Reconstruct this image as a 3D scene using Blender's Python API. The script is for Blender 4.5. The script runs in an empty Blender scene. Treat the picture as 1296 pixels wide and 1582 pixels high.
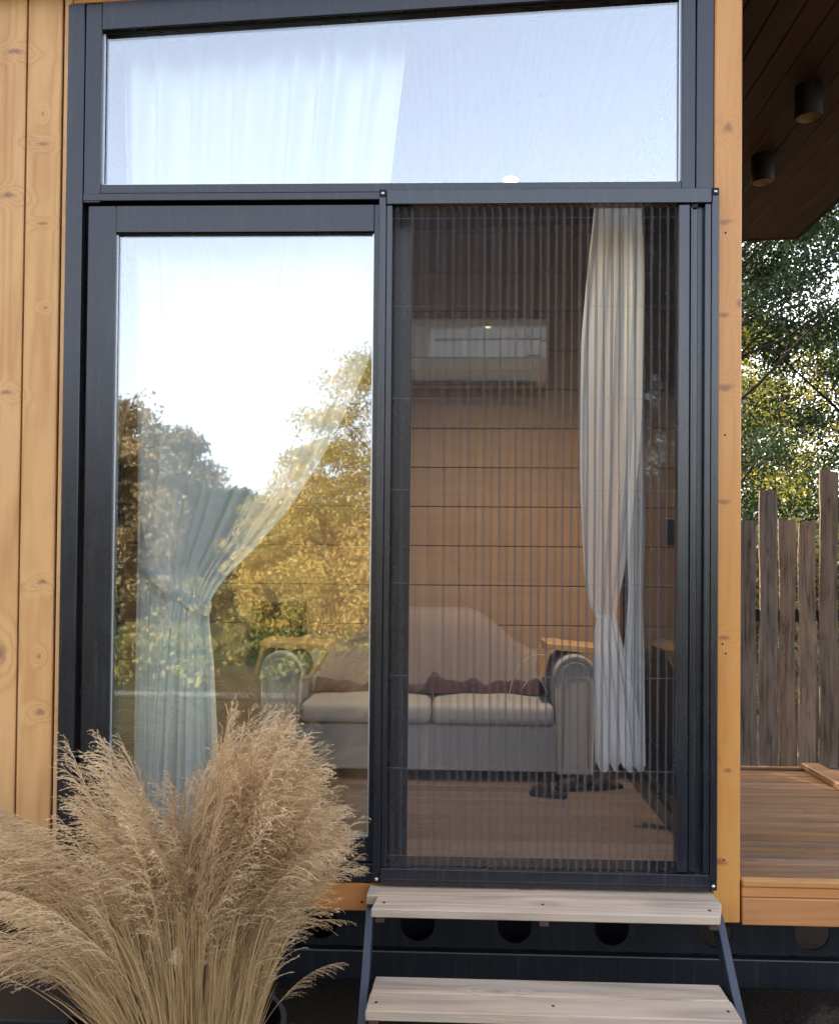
import bpy, bmesh, math, random
import numpy as np
from mathutils import Vector, Matrix, Euler

R = math.radians
random.seed(7)
rng = np.random.default_rng(11)
sc = bpy.context.scene
COL = sc.collection

# ------------------------------------------------------------------ camera
CAMLOC = (0.0, -2.68, 1.61)
YAW, PITCH, ROLL = R(2.0), R(0.95), R(0.5)
FPX, PPX, PPY = 1380.0, 648.0, 839.0
cam_d = bpy.data.cameras.new('camera')
cam = bpy.data.objects.new('camera', cam_d)
COL.objects.link(cam)
CM = Matrix.Rotation(YAW, 4, 'Z') @ Matrix.Rotation(R(90) + PITCH, 4, 'X') @ Matrix.Rotation(ROLL, 4, 'Z')
cam.matrix_world = Matrix.Translation(CAMLOC) @ CM
cam_d.sensor_fit = 'HORIZONTAL'
cam_d.sensor_width = 36
cam_d.lens = 36 * FPX / 1296
cam_d.shift_y = (PPY - 791.0) / 1296
cam_d.clip_start = 0.05
cam_d.clip_end = 2000
sc.camera = cam

# ------------------------------------------------------------------ sky, sun, exposure
SUN_EL, SUN_AZ = R(17), R(-28)          # azimuth from +Y (behind the house), negative = to the left
w = bpy.data.worlds.new('World')
sc.world = w
w.use_nodes = True
nt = w.node_tree
bg = nt.nodes['Background']
sky = nt.nodes.new('ShaderNodeTexSky')
sky.sky_type = 'NISHITA'
sky.sun_disc = False
sky.sun_elevation = SUN_EL
sky.sun_rotation = SUN_AZ
sky.altitude = 200
sky.air_density = 1.0
sky.dust_density = 4.5
sky.ozone_density = 1.0
# thin bright haze: part of the sky's light is colourless
bw0 = nt.nodes.new('ShaderNodeRGBToBW'); nt.links.new(sky.outputs[0], bw0.inputs[0])
hz0 = nt.nodes.new('ShaderNodeMix'); hz0.data_type = 'RGBA'; hz0.blend_type = 'MULTIPLY'; hz0.inputs[0].default_value = 1
nt.links.new(bw0.outputs[0], hz0.inputs[6]); hz0.inputs[7].default_value = (1.05, 1.0, 1.08, 1)
mx0 = nt.nodes.new('ShaderNodeMix'); mx0.data_type = 'RGBA'; mx0.inputs[0].default_value = 0.55
nt.links.new(sky.outputs[0], mx0.inputs[6]); nt.links.new(hz0.outputs[2], mx0.inputs[7])
nt.links.new(mx0.outputs[2], bg.inputs[0])
bg.inputs[1].default_value = 0.15
sl = bpy.data.lights.new('sun', 'SUN')
sl.energy = 2.0
sl.angle = R(0.5)
sl.color = (1.0, 0.86, 0.66)
so = bpy.data.objects.new('sun', sl)
COL.objects.link(so)
sdir = Vector((math.sin(SUN_AZ) * math.cos(SUN_EL), math.cos(SUN_AZ) * math.cos(SUN_EL), math.sin(SUN_EL)))
so.rotation_euler = sdir.to_track_quat('Z', 'Y').to_euler()
so.location = sdir * 30
vs = sc.view_settings
vs.view_transform = 'Standard'
vs.look = 'None'
vs.exposure = 3.1
vs.gamma = 1
vs.use_curve_mapping = False
cy = sc.cycles
cy.use_denoising = True
cy.max_bounces = 14
cy.transparent_max_bounces = 40
cy.glossy_bounces = 5
cy.diffuse_bounces = 4
cy.sample_clamp_indirect = 6.0
cy.caustics_reflective = False


def at(px, py, Y):
    """Point of the photograph (its own pixels) at the real distance Y."""
    d = CM.to_3x3() @ Vector(((px - PPX) / FPX, -(py - PPY) / FPX, -1))
    t = (Y - CAMLOC[1]) / d.y
    return Vector(CAMLOC) + d * t


# ------------------------------------------------------------------ helpers
WLOC = {}


def empty(name, loc=(0, 0, 0), label=None, cat=None, group=None, kind=None):
    o = bpy.data.objects.new(name, None)
    COL.objects.link(o)
    o.location = loc
    o.empty_display_size = 0.1
    WLOC[o.name] = Vector(loc)
    tag(o, label, cat, group, kind)
    return o


def tag(o, label=None, cat=None, group=None, kind=None):
    if label: o['label'] = label
    if cat: o['category'] = cat
    if group: o['group'] = group
    if kind: o['kind'] = kind
    return o


def link(name, me, parent=None, loc=None, rot=None):
    """loc is a world position (mesh coordinates are relative to it); None: the mesh is in world coordinates."""
    o = bpy.data.objects.new(name, me)
    COL.objects.link(o)
    l = Vector(loc) if loc is not None else Vector((0, 0, 0))
    WLOC[o.name] = l.copy()
    if parent is not None:
        o.parent = parent
        l = l - WLOC[parent.name]
    o.location = l
    if rot is not None: o.rotation_euler = rot
    return o


class MB:
    def __init__(s):
        s.v = []; s.f = []

    def add(s, vs, fs):
        n = len(s.v)
        s.v += [tuple(v) for v in vs]
        s.f += [tuple(i + n for i in f) for f in fs]
        return s

    def box(s, x0, x1, y0, y1, z0, z1, b=0.0):
        if x0 > x1: x0, x1 = x1, x0
        if y0 > y1: y0, y1 = y1, y0
        if z0 > z1: z0, z1 = z1, z0
        if b <= 0:
            vs = [(x, y, z) for x in (x0, x1) for y in (y0, y1) for z in (z0, z1)]
            fs = [(0, 1, 3, 2), (4, 6, 7, 5), (0, 4, 5, 1), (2, 3, 7, 6), (0, 2, 6, 4), (1, 5, 7, 3)]
            return s.add(vs, fs)
        return s.hexa([(x0, y0, z0), (x1, y0, z0), (x1, y1, z0), (x0, y1, z0),
                       (x0, y0, z1), (x1, y0, z1), (x1, y1, z1), (x0, y1, z1)], b)

    def hexa(s, c, b=0.002):
        """eight corners (bottom ring, top ring), chamfered"""
        bm = bmesh.new()
        vs = [bm.verts.new(p) for p in c]
        for f in [(0, 3, 2, 1), (4, 5, 6, 7), (0, 1, 5, 4), (1, 2, 6, 5), (2, 3, 7, 6), (3, 0, 4, 7)]:
            bm.faces.new([vs[i] for i in f])
        if b > 0:
            bmesh.ops.bevel(bm, geom=list(bm.edges), offset=b, segments=1, affect='EDGES')
        bm.verts.index_update()
        s.add([tuple(v.co) for v in bm.verts], [tuple(v.index for v in f.verts) for f in bm.faces])
        bm.free()
        return s

    def tube(s, pts, rad, n=8, cap=True):
        pts = [Vector(p) for p in pts]
        if not hasattr(rad, '__len__'): rad = [rad] * len(pts)
        rings = []
        up = Vector((0, 0, 1))
        for i, p in enumerate(pts):
            t = (pts[min(i + 1, len(pts) - 1)] - pts[max(i - 1, 0)]).normalized()
            a = t.cross(up)
            if a.length < 1e-3: a = t.cross(Vector((1, 0, 0)))
            a.normalize(); bb = t.cross(a)
            rings.append([p + (a * math.cos(2 * math.pi * k / n) + bb * math.sin(2 * math.pi * k / n)) * rad[i] for k in range(n)])
        vs = [v for r in rings for v in r]
        fs = []
        for i in range(len(pts) - 1):
            for k in range(n):
                fs.append((i * n + k, i * n + (k + 1) % n, (i + 1) * n + (k + 1) % n, (i + 1) * n + k))
        if cap:
            fs.append(tuple(range(n - 1, -1, -1)))
            fs.append(tuple((len(pts) - 1) * n + k for k in range(n)))
        return s.add(vs, fs)

    def lathe(s, prof, c=(0, 0, 0), n=24):
        c = Vector(c)
        vs = []; fs = []
        for r, z in prof:
            for k in range(n):
                a = 2 * math.pi * k / n
                vs.append(c + Vector((r * math.cos(a), r * math.sin(a), z)))
        for i in range(len(prof) - 1):
            for k in range(n):
                fs.append((i * n + k, i * n + (k + 1) % n, (i + 1) * n + (k + 1) % n, (i + 1) * n + k))
        return s.add(vs, fs)

    def mesh(s, name, mat=None, smooth=False):
        me = bpy.data.meshes.new(name)
        me.from_pydata(s.v, [], s.f)
        me.update()
        if mat: me.materials.append(mat)
        if smooth: me.polygons.foreach_set('use_smooth', [True] * len(me.polygons))
        return me

    def build(s, name, mat, parent=None, loc=None, rot=None, smooth=False):
        return link(name, s.mesh(name, mat, smooth), parent, loc, rot)


def np_mesh(name, V, F, mat, smooth=False):
    """V (n,3), F (m,k) faces all of k corners"""
    V = np.asarray(V, dtype=np.float32); F = np.asarray(F, dtype=np.int32)
    me = bpy.data.meshes.new(name)
    m, k = F.shape
    me.vertices.add(len(V)); me.vertices.foreach_set('co', V.ravel())
    me.loops.add(m * k); me.loops.foreach_set('vertex_index', F.ravel())
    me.polygons.add(m)
    me.polygons.foreach_set('loop_start', np.arange(0, m * k, k, dtype=np.int32))
    me.polygons.foreach_set('loop_total', np.full(m, k, dtype=np.int32))
    me.polygons.foreach_set('use_smooth', np.full(m, bool(smooth)))
    me.update(calc_edges=True)
    me.validate()
    me.materials.append(mat)
    return me


def grid_mesh(name, P, mat, smooth=True, close_u=False):
    """P (rows, cols, 3)"""
    r, c, _ = P.shape
    idx = np.arange(r * c).reshape(r, c)
    if close_u:
        nx = np.roll(idx, -1, axis=1)
        F = np.stack([idx[:-1], nx[:-1], nx[1:], idx[1:]], -1).reshape(-1, 4)
    else:
        F = np.stack([idx[:-1, :-1], idx[:-1, 1:], idx[1:, 1:], idx[1:, :-1]], -1).reshape(-1, 4)
    return np_mesh(name, P.reshape(-1, 3), F, mat, smooth)


# ------------------------------------------------------------------ materials
class N:
    def __init__(s, name):
        s.m = bpy.data.materials.new(name); s.m.use_nodes = True
        s.t = s.m.node_tree
        s.b = s.t.nodes['Principled BSDF']; s.out = s.t.nodes['Material Output']

    def n(s, typ, ins=None, **kw):
        nd = s.t.nodes.new(typ)
        for k, v in kw.items(): setattr(nd, k, v)
        for k, v in (ins or {}).items(): s.set(nd, k, v)
        return nd

    def set(s, nd, k, v):
        i = nd.inputs[k]
        if hasattr(v, 'is_output') or isinstance(v, bpy.types.NodeSocket): s.t.links.new(v, i)
        elif isinstance(v, bpy.types.Node): s.t.links.new(v.outputs[0], i)
        else:
            if hasattr(i.default_value, '__len__') and len(i.default_value) == 4 and len(v) == 3: v = (*v, 1)
            i.default_value = v

    def math(s, op, a, b=0.0, c=0.0, clamp=False):
        nd = s.n('ShaderNodeMath', operation=op, use_clamp=clamp)
        s.set(nd, 0, a); s.set(nd, 1, b); s.set(nd, 2, c)
        return nd.outputs[0]

    def vmath(s, op, a, b=None):
        nd = s.n('ShaderNodeVectorMath', operation=op)
        s.set(nd, 0, a)
        if b is not None: s.set(nd, 1, b)
        return nd

    def mix(s, f, a, b, blend='MIX'):
        nd = s.n('ShaderNodeMix', data_type='RGBA', blend_type=blend)
        s.set(nd, 'Factor', f) if False else None
        fi = nd.inputs[0]
        if isinstance(f, bpy.types.NodeSocket): s.t.links.new(f, fi)
        else: fi.default_value = f
        for i, v in ((6, a), (7, b)):
            if isinstance(v, bpy.types.NodeSocket): s.t.links.new(v, nd.inputs[i])
            else: nd.inputs[i].default_value = (*v, 1) if len(v) == 3 else v
        return nd.outputs[2]

    def ramp(s, f, *stops):
        nd = s.n('ShaderNodeValToRGB')
        s.set(nd, 0, f)
        cr = nd.color_ramp
        while len(cr.elements) < len(stops): cr.elements.new(0.5)
        for e, (p, c) in zip(cr.elements, stops):
            e.position = p
            e.color = (*c, 1) if hasattr(c, '__len__') else (c, c, c, 1)
        return nd.outputs[0]

    def noise(s, vec, scale, detail=4, rough=0.55, dist=0.0):
        nd = s.n('ShaderNodeTexNoise')
        s.set(nd, 'Vector', vec)
        nd.inputs['Scale'].default_value = scale; nd.inputs['Detail'].default_value = detail
        nd.inputs['Roughness'].default_value = rough; nd.inputs['Distortion'].default_value = dist
        return nd.outputs[0]

    def coords(s, rnd=True):
        tc = s.n('ShaderNodeTexCoord').outputs['Object']
        if not rnd: return tc
        oi = s.n('ShaderNodeObjectInfo').outputs['Random']
        v = s.n('ShaderNodeCombineXYZ', {0: s.math('MULTIPLY', oi, 37.0), 1: s.math('MULTIPLY', oi, 91.0), 2: s.math('MULTIPLY', oi, 53.0)})
        return s.vmath('ADD', tc, v.outputs[0]).outputs[0]

    def bump(s, h, strength=0.3, dist=0.002):
        nd = s.n('ShaderNodeBump', {'Height': h, 'Strength': strength, 'Distance': dist})
        s.set(s.b, 'Normal', nd.outputs[0])
        return nd.outputs[0]

    def P(s, **kw):
        for k, v in kw.items():
            k = k.replace('_', ' ')
            k = {'Specular': 'Specular IOR Level', 'Coat': 'Coat Weight', 'Transmission': 'Transmission Weight', 'Sheen': 'Sheen Weight'}.get(k, k)
            s.set(s.b, k, v)
        return s


def wood(name, light, dark, along, flat, knot=(0.09, 0.035, 0.015), knots=0.35, rough=0.5, spec=0.35, grain=0.5,
         fine=0.35, grey=None, greyamt=0.0, kx=(7, 3), marks=(), rnd=True, coat=0.0, var=0.15, bump=0.25, blotamt=1.1, ringlen=0.4):
    """along/flat: axis index of the grain and of the board's thickness"""
    s = N(name)
    P0 = s.coords(rnd)
    other = ({0, 1, 2} - {along, flat}).pop()
    sep = s.n('ShaderNodeSeparateXYZ', {0: P0}).outputs
    A, O, Fl = sep[along], sep[other], sep[flat]
    # knots
    kv = s.n('ShaderNodeCombineXYZ', {0: s.math('MULTIPLY', A, kx[1]), 1: s.math('MULTIPLY', O, kx[0]), 2: s.math('MULTIPLY', s.math('FLOOR', s.math('MULTIPLY', Fl, 1.0)), 1.0)})
    vo = s.n('ShaderNodeTexVoronoi', {'Vector': kv.outputs[0], 'Scale': 1.0})
    wob = s.noise(P0, 30, 2)
    kd = s.math('ADD', vo.outputs['Distance'], s.math('MULTIPLY', s.math('SUBTRACT', wob, 0.5), 0.05))
    gate = s.math('LESS_THAN', s.n('ShaderNodeSeparateColor', {0: vo.outputs['Color']}).outputs[0], knots)
    halo = s.math('MULTIPLY', s.math('POWER', 2.718, s.math('MULTIPLY', s.math('MULTIPLY', kd, kd), -28.0)), gate)
    core = s.math('MULTIPLY', s.math('SUBTRACT', 1.0, s.math('MULTIPLY', kd, 1 / 0.10, clamp=True)), gate, clamp=True)
    # marks placed by hand: (along, other, radius, halfwidth ratio)
    tcr = s.n('ShaderNodeTexCoord').outputs['Object']
    if marks:
        sp2 = s.n('ShaderNodeSeparateXYZ', {0: tcr}).outputs
        wv = s.math('MULTIPLY', s.math('SUBTRACT', s.noise(tcr, 45, 2), 0.5), 0.9)
        for ma, mo, mr, sq, vee in marks:
            dx = s.math('DIVIDE', s.math('SUBTRACT', sp2[other], mo), mr * sq)
            da = s.math('SUBTRACT', s.math('DIVIDE', s.math('SUBTRACT', sp2[along], ma), mr), s.math('MULTIPLY', s.math('ABSOLUTE', dx), vee))
            d2 = s.math('SQRT', s.math('ADD', s.math('MULTIPLY', dx, dx), s.math('MULTIPLY', da, da)))
            d2 = s.math('ADD', d2, wv)
            c2 = s.math('SUBTRACT', 1.35, d2, clamp=True)
            core = s.math('MAXIMUM', core, s.math('MULTIPLY', c2, 0.9))
            halo = s.math('MAXIMUM', halo, s.math('POWER', 2.718, s.math('MULTIPLY', s.math('MULTIPLY', d2, d2), -0.12)))
    # cathedral grain
    gv = s.n('ShaderNodeCombineXYZ', {0: s.math('MULTIPLY', A, ringlen), 1: s.math('MULTIPLY', O, 6.0), 2: s.math('MULTIPLY', Fl, 6.0)})
    g1 = s.noise(gv.outputs[0], 1.0, 1.5, 0.5)
    g1 = s.math('ADD', g1, s.math('MULTIPLY', halo, 0.22))
    ring = s.math('PINGPONG', s.math('MULTIPLY', g1, 26.0), 1.0)
    ring = s.math('POWER', ring, 2.2)
    fv = s.n('ShaderNodeCombineXYZ', {0: s.math('MULTIPLY', A, 6.0), 1: s.math('MULTIPLY', O, 260.0), 2: s.math('MULTIPLY', Fl, 260.0)})
    fg = s.noise(fv.outputs[0], 1.0, 3, 0.6)
    blot = s.noise(s.n('ShaderNodeCombineXYZ', {0: s.math('MULTIPLY', A, 2.2), 1: s.math('MULTIPLY', O, 9.0), 2: Fl}).outputs[0], 1.0, 3, 0.6)
    f = s.math('ADD', s.math('MULTIPLY', ring, grain), s.math('MULTIPLY', s.math('SUBTRACT', fg, 0.5), fine * 2))
    f = s.math('ADD', f, s.math('MULTIPLY', s.math('SUBTRACT', blot, 0.45), blotamt), clamp=True)
    col = s.mix(f, light, dark)
    oi = s.n('ShaderNodeObjectInfo').outputs['Random']
    hv = s.n('ShaderNodeHueSaturation', {'Color': col, 'Value': s.math('ADD', 1 - var / 2, s.math('MULTIPLY', oi, var)),
                                         'Saturation': s.math('ADD', 1 - var / 3, s.math('MULTIPLY', s.math('FRACT', s.math('MULTIPLY', oi, 7.3)), var * .6))})
    col = hv.outputs[0]
    if grey:
        gf = s.noise(s.n('ShaderNodeCombineXYZ', {0: s.math('MULTIPLY', A, 3.0), 1: s.math('MULTIPLY', O, 30.0), 2: s.math('MULTIPLY', Fl, 8.0)}).outputs[0], 1.0, 4, 0.65)
        gf = s.ramp(gf, (0.35, 0.0), (0.65, 1.0))
        col = s.mix(s.math('MULTIPLY', gf, greyamt), col, grey)
    col = s.mix(s.math('MULTIPLY', core, 0.85), col, knot)
    s.P(Base_Color=col, Roughness=s.math('ADD', rough - 0.08, s.math('MULTIPLY', fg, 0.16)), Specular=spec)
    if coat: s.P(Coat=coat, Coat_Roughness=0.2)
    hgt = s.math('SUBTRACT', s.math('ADD', s.math('MULTIPLY', fg, 0.6), s.math('MULTIPLY', ring, -0.3)), s.math('MULTIPLY', core, 0.5))
    s.bump(hgt, bump, 0.0012)
    return s.m


def metal_paint(name, col, rough=0.38, spec=0.5, metallic=0.0, dirt=0.12):
    s = N(name)
    P0 = s.coords()
    n1 = s.noise(P0, 9, 5, 0.6)
    n2 = s.noise(P0, 900, 2, 0.5)
    c2 = tuple(c * 1.35 + 0.01 for c in col)
    st_ = s.noise(s.vmath('MULTIPLY', P0, (60.0, 60.0, 2.5)).outputs[0], 1.0, 4, 0.7)
    sm_ = s.math('MULTIPLY', s.ramp(st_, (0.52, 0.0), (0.78, 1.0)), dirt * 1.6)
    s.P(Base_Color=s.mix(sm_, s.mix(s.ramp(n1, (0.45, 0.0), (0.8, dirt * 3)), col, c2), (0.11, 0.10, 0.09)),
        Roughness=s.math('ADD', rough - 0.05, s.math('MULTIPLY', n1, 0.12)), Specular=spec, Metallic=metallic)
    s.bump(n2, 0.05, 0.0004)
    return s.m


def cloth(name, col, scale=900, rough=0.95, sheen=0.2, col2=None):
    s = N(name)
    P0 = s.coords()
    n = s.noise(P0, scale, 2)
    n2 = s.noise(P0, 6, 4)
    c2 = col2 or tuple(c * 0.75 for c in col)
    s.P(Base_Color=s.mix(s.math('ADD', s.math('MULTIPLY', n, 0.5), s.math('MULTIPLY', n2, 0.5)), col, c2), Roughness=rough, Specular=0.15, Sheen=sheen)
    s.bump(n, 0.25, 0.001)
    return s.m


def glass(name, tint=(0.93, 0.97, 0.95), refl=0.16, wave=0.0):
    s = N(name)
    s.t.nodes.remove(s.b)
    tr = s.n('ShaderNodeBsdfTransparent', {'Color': tint})
    gl = s.n('ShaderNodeBsdfGlossy', {'Color': (0.97, 0.99, 1.0), 'Roughness': 0.018})
    if wave:
        nn = s.noise(s.coords(False), 2.2, 2)
        b = s.n('ShaderNodeBump', {'Height': nn, 'Strength': wave, 'Distance': 0.01})
        s.set(gl, 'Normal', b.outputs[0])
    fr = s.n('ShaderNodeFresnel', {'IOR': 1.45})
    fac = s.math('ADD', refl, s.math('MULTIPLY', fr.outputs[0], 0.8), clamp=True)
    mx = s.n('ShaderNodeMixShader', {0: fac, 1: tr.outputs[0], 2: gl.outputs[0]})
    s.t.links.new(mx.outputs[0], s.out.inputs[0])
    return s.m


def sheer(name, col, alpha, trans=0.5, thread=0.0):
    s = N(name)
    s.t.nodes.remove(s.b)
    tr = s.n('ShaderNodeBsdfTransparent', {'Color': (1, 1, 1)})
    di = s.n('ShaderNodeBsdfDiffuse', {'Color': col})
    tl = s.n('ShaderNodeBsdfTranslucent', {'Color': col})
    m1 = s.n('ShaderNodeMixShader', {0: trans, 1: di.outputs[0], 2: tl.outputs[0]})
    lw = s.n('ShaderNodeLayerWeight', {'Blend': 0.4})
    fac = s.math('ADD', alpha, s.math('MULTIPLY', lw.outputs['Facing'], (1 - alpha) * 0.9), clamp=True)
    mx = s.n('ShaderNodeMixShader', {0: fac, 1: tr.outputs[0], 2: m1.outputs[0]})
    s.t.links.new(mx.outputs[0], s.out.inputs[0])
    return s.m


def leafmat(name, cols, trans=0.4, rough=0.6):
    """cols: list of (position, colour) over a random value per leaf"""
    s = N(name)
    s.t.nodes.remove(s.b)
    g = s.n('ShaderNodeNewGeometry')
    rnd = g.outputs['Random Per Island']
    pn = s.noise(g.outputs['Position'], 0.9, 3, 0.6)
    f = s.math('ADD', s.math('MULTIPLY', rnd, 0.55), s.math('MULTIPLY', s.math('SUBTRACT', pn, 0.27), 1.0), clamp=True)
    c = s.ramp(f, *cols)
    di = s.n('ShaderNodeBsdfPrincipled', {'Base Color': c, 'Roughness': rough, 'Specular IOR Level': 0.3})
    tl = s.n('ShaderNodeBsdfTranslucent', {'Color': c})
    mx = s.n('ShaderNodeMixShader', {0: trans, 1: di.outputs[0], 2: tl.outputs[0]})
    s.t.links.new(mx.outputs[0], s.out.inputs[0])
    return s.m


def plain(name, col, rough=0.6, spec=0.3, metallic=0.0, nscale=60, var=0.25, bumpa=0.1):
    s = N(name)
    n = s.noise(s.coords(), nscale, 4)
    s.P(Base_Color=s.mix(n, tuple(c * (1 - var) for c in col), tuple(min(1, c * (1 + var)) for c in col)), Roughness=rough, Specular=spec, Metallic=metallic)
    s.bump(n, bumpa, 0.002)
    return s.m


def emit(name, col, strength):
    s = N(name)
    s.t.nodes.remove(s.b)
    e = s.n('ShaderNodeEmission', {'Color': col, 'Strength': strength})
    s.t.links.new(e.outputs[0], s.out.inputs[0])
    return s.m


# key positions on the facade (metres)
FX0, FX1 = -1.185, 0.775       # window frame
PX1 = 0.857                    # outer side of the post
ZT = 0.638                     # underside of the frame
FLOOR = 0.645
YB = 2.1                       # back wall of the room
WX = 0.80                      # inner side of the right-hand wall


def roof_z(x): return 3.435 + 0.036 * (x - 0.93)


M = {}
post_marks = []
for (mx_, my_, r_, sq, ve) in [(1125, 195, .010, 1.1, -.6), (1118, 343, .006, 2.4, .3), (1117, 487, .005, 2.6, .5), (1143, 468, .009, .8, 0), (1120, 600, .008, 2.3, .55),
                              (1119, 776, .005, 2.6, .4), (1118, 985, .005, 2.2, -.3), (1102, 1168, .009, 1.2, -.9), (1124, 1191, .005, 1.6, 0), (1112, 1332, .007, 2.2, -.5)]:
    p = at(mx_, my_, -0.012)
    post_marks.append((p.z, p.x, r_ * 1.45, sq, ve))
clad_marks = []
for (mx_, my_, r_, sq, ve) in [(22, 78, .008, 3.2, -.5), (12, 300, .009, 2.6, -.5), (10, 605, .007, 2.6, -.5), (66, 222, .006, 3.2, .3), (66, 345, .005, 3.0, .2), (66, 898, .008, 2.2, -.7), (60, 1014, .008, .8, 0),
                              (70, 475, .004, 1.6, 0), (66, 175, .007, .7, 0), (62, 1100, .009, 1.6, -.3), (58, 1392, .006, 1.3, 0), (0, 1010, .03, .6, 0)]:
    p = at(mx_, my_, 0.0)
    clad_marks.append((p.z, p.x, r_, sq, ve))
M['post'] = wood('post_pine', (0.53, 0.245, 0.07), (0.38, 0.135, 0.032), 2, 1, knots=0.0, marks=post_marks, rough=0.42, grain=0.22, fine=0.18, rnd=False, knot=(.22, .075, .03), coat=0.15, bump=0.12)
M['clad'] = wood('cladding_pine', (0.56, 0.315, 0.130), (0.36, 0.155, 0.048), 2, 1, knots=0.0, marks=clad_marks, rough=0.5, grain=0.38, fine=0.22, rnd=False, knot=(.20, .10, .06), var=0.16, bump=0.15, blotamt=1.7, ringlen=0.22)
M['beam'] = wood('beam_pine', (0.48, 0.205, 0.065), (0.36, 0.125, 0.03), 0, 1, knots=0.4, rough=0.42, grain=0.35, fine=0.25, knot=(.16, .05, .02), kx=(5, 3), coat=0.1)
M['tread'] = wood('weathered_tread', (0.50, 0.39, 0.28), (0.27, 0.19, 0.13), 0, 2, knots=0.3, rough=0.8, spec=0.15, grain=0.6, fine=0.8, knot=(.16, .10, .07), grey=(0.36, 0.31, 0.27), greyamt=0.45, kx=(9, 3), bump=0.6, blotamt=1.6)
M['deck'] = wood('deck_board_wood', (0.22, 0.108, 0.042), (0.085, 0.038, 0.015), 0, 2, knots=0.3, rough=0.6, spec=0.15, grain=0.5, fine=0.7, knot=(.07, .03, .015), grey=(0.20, 0.125, 0.07), greyamt=0.3, kx=(6, 2.5), bump=0.5, var=.45, blotamt=1.8)
M['decklip'] = wood('deck_lip_pine', (0.42, 0.21, 0.075), (0.30, 0.13, 0.04), 0, 1, knots=0.5, rough=0.5, grain=0.5, fine=0.4, knot=(.12, .05, .02), kx=(6, 3))
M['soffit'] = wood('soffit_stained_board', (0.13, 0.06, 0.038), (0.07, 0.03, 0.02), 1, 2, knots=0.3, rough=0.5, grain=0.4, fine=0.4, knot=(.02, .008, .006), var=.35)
M['inwall'] = wood('interior_wall_pine', (0.40, 0.275, 0.185), (0.31, 0.20, 0.125), 0, 1, knots=0.35, rough=0.55, grain=0.3, fine=0.2, knot=(.10, .04, .02), kx=(4, 2), var=0.1)
M['infloor'] = wood('interior_floor_wood', (0.17, 0.125, 0.105), (0.10, 0.07, 0.058), 0, 2, knots=0.3, rough=0.4, grain=0.5, fine=0.4, knot=(.06, .03, .02), var=.3)
M['inceil'] = wood('interior_ceiling_wood', (0.16, 0.085, 0.05), (0.10, 0.05, 0.03), 1, 2, knots=0.3, rough=0.55, grain=0.4, fine=0.3, var=.2)
M['traywood'] = wood('tray_wood', (0.55, 0.33, 0.15), (0.44, 0.24, 0.10), 0, 2, knots=0.0, rough=0.45, grain=0.3, fine=0.3, kx=(9, 5))
M['fence'] = wood('rough_slab_wood', (0.16, 0.095, 0.058), (0.035, 0.023, 0.015), 2, 1, knots=0.6, rough=0.9, spec=0.1, grain=0.6, fine=0.8, knot=(.03, .02, .015), grey=(0.17, 0.13, 0.095), greyamt=0.6, kx=(10, 4), bump=1.0, var=.7, blotamt=3.0)
M['frame'] = metal_paint('anthracite_aluminium', (0.009, 0.010, 0.0145), rough=0.27, spec=0.52)
M['screen_al'] = metal_paint('anthracite_screen_profile', (0.010, 0.012, 0.018), rough=0.25, spec=0.6)
M['gasket'] = plain('black_rubber', (0.008, 0.008, 0.01), 0.7)
M['spacer'] = metal_paint('silver_spacer', (0.55, 0.57, 0.6), rough=0.35, metallic=0.7)
M['steel'] = metal_paint('navy_painted_steel', (0.03, 0.038, 0.055), rough=0.35, spec=0.6)
M['chassis'] = metal_paint('black_chassis_steel', (0.008, 0.010, 0.015), rough=0.5, spec=0.28)
M['screw'] = plain('zinc_screw', (0.6, 0.6, 0.6), 0.3, 0.5, 0.9)
M['hole'] = plain('screw_hole_dark', (0.03, 0.012, 0.006), 0.8)
M['glass'] = glass('window_glass', tint=(0.975, 1.0, 0.99), refl=0.155, wave=0.0)
M['glass_side'] = glass('side_window_glass', tint=(0.30, 0.34, 0.36), refl=0.03)
M['mesh'] = None
M['lampblack'] = metal_paint('matt_black_lamp', (0.012, 0.012, 0.014), rough=0.5)
M['reflector'] = plain('tan_reflector', (0.55, 0.38, 0.22), 0.35, 0.5, 0.3)
M['plastic'] = plain('white_plastic', (0.66, 0.62, 0.58), 0.35, 0.5, nscale=5, var=.03, bumpa=0.0)
for q_ in M['plastic'].node_tree.nodes:
    if q_.type == 'BSDF_PRINCIPLED': q_.inputs['Coat Weight'].default_value = 0.6; q_.inputs['Coat Roughness'].default_value = 0.02
M['plastic_dk'] = plain('grey_plastic', (0.10, 0.10, 0.10), 0.4)
M['sofa'] = cloth('sofa_fabric', (0.42, 0.395, 0.38))
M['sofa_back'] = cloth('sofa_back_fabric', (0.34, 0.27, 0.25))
M['throw'] = cloth('dark_throw_fabric', (0.07, 0.035, 0.035), scale=300)
M['sheer'] = sheer('sheer_curtain', (0.95, 0.97, 0.97), 0.93, 0.08)
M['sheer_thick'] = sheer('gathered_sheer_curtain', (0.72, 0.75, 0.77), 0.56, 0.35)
M['sheer_dense'] = sheer('hanging_sheer_curtain', (0.93, 0.97, 0.96), 0.96, 0.05)
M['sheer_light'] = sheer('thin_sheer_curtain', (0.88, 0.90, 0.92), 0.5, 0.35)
M['shoe'] = plain('black_rubber_sole', (0.015, 0.013, 0.013), 0.6)
M['cable'] = plain('pale_cable', (0.5, 0.48, 0.45), 0.5)
M['pot'] = plain('black_planter', (0.012, 0.012, 0.013), 0.45, nscale=20)
M['bark'] = plain('dark_bark', (0.045, 0.032, 0.024), 0.95, 0.1, nscale=25, var=.5, bumpa=0.8)


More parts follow.
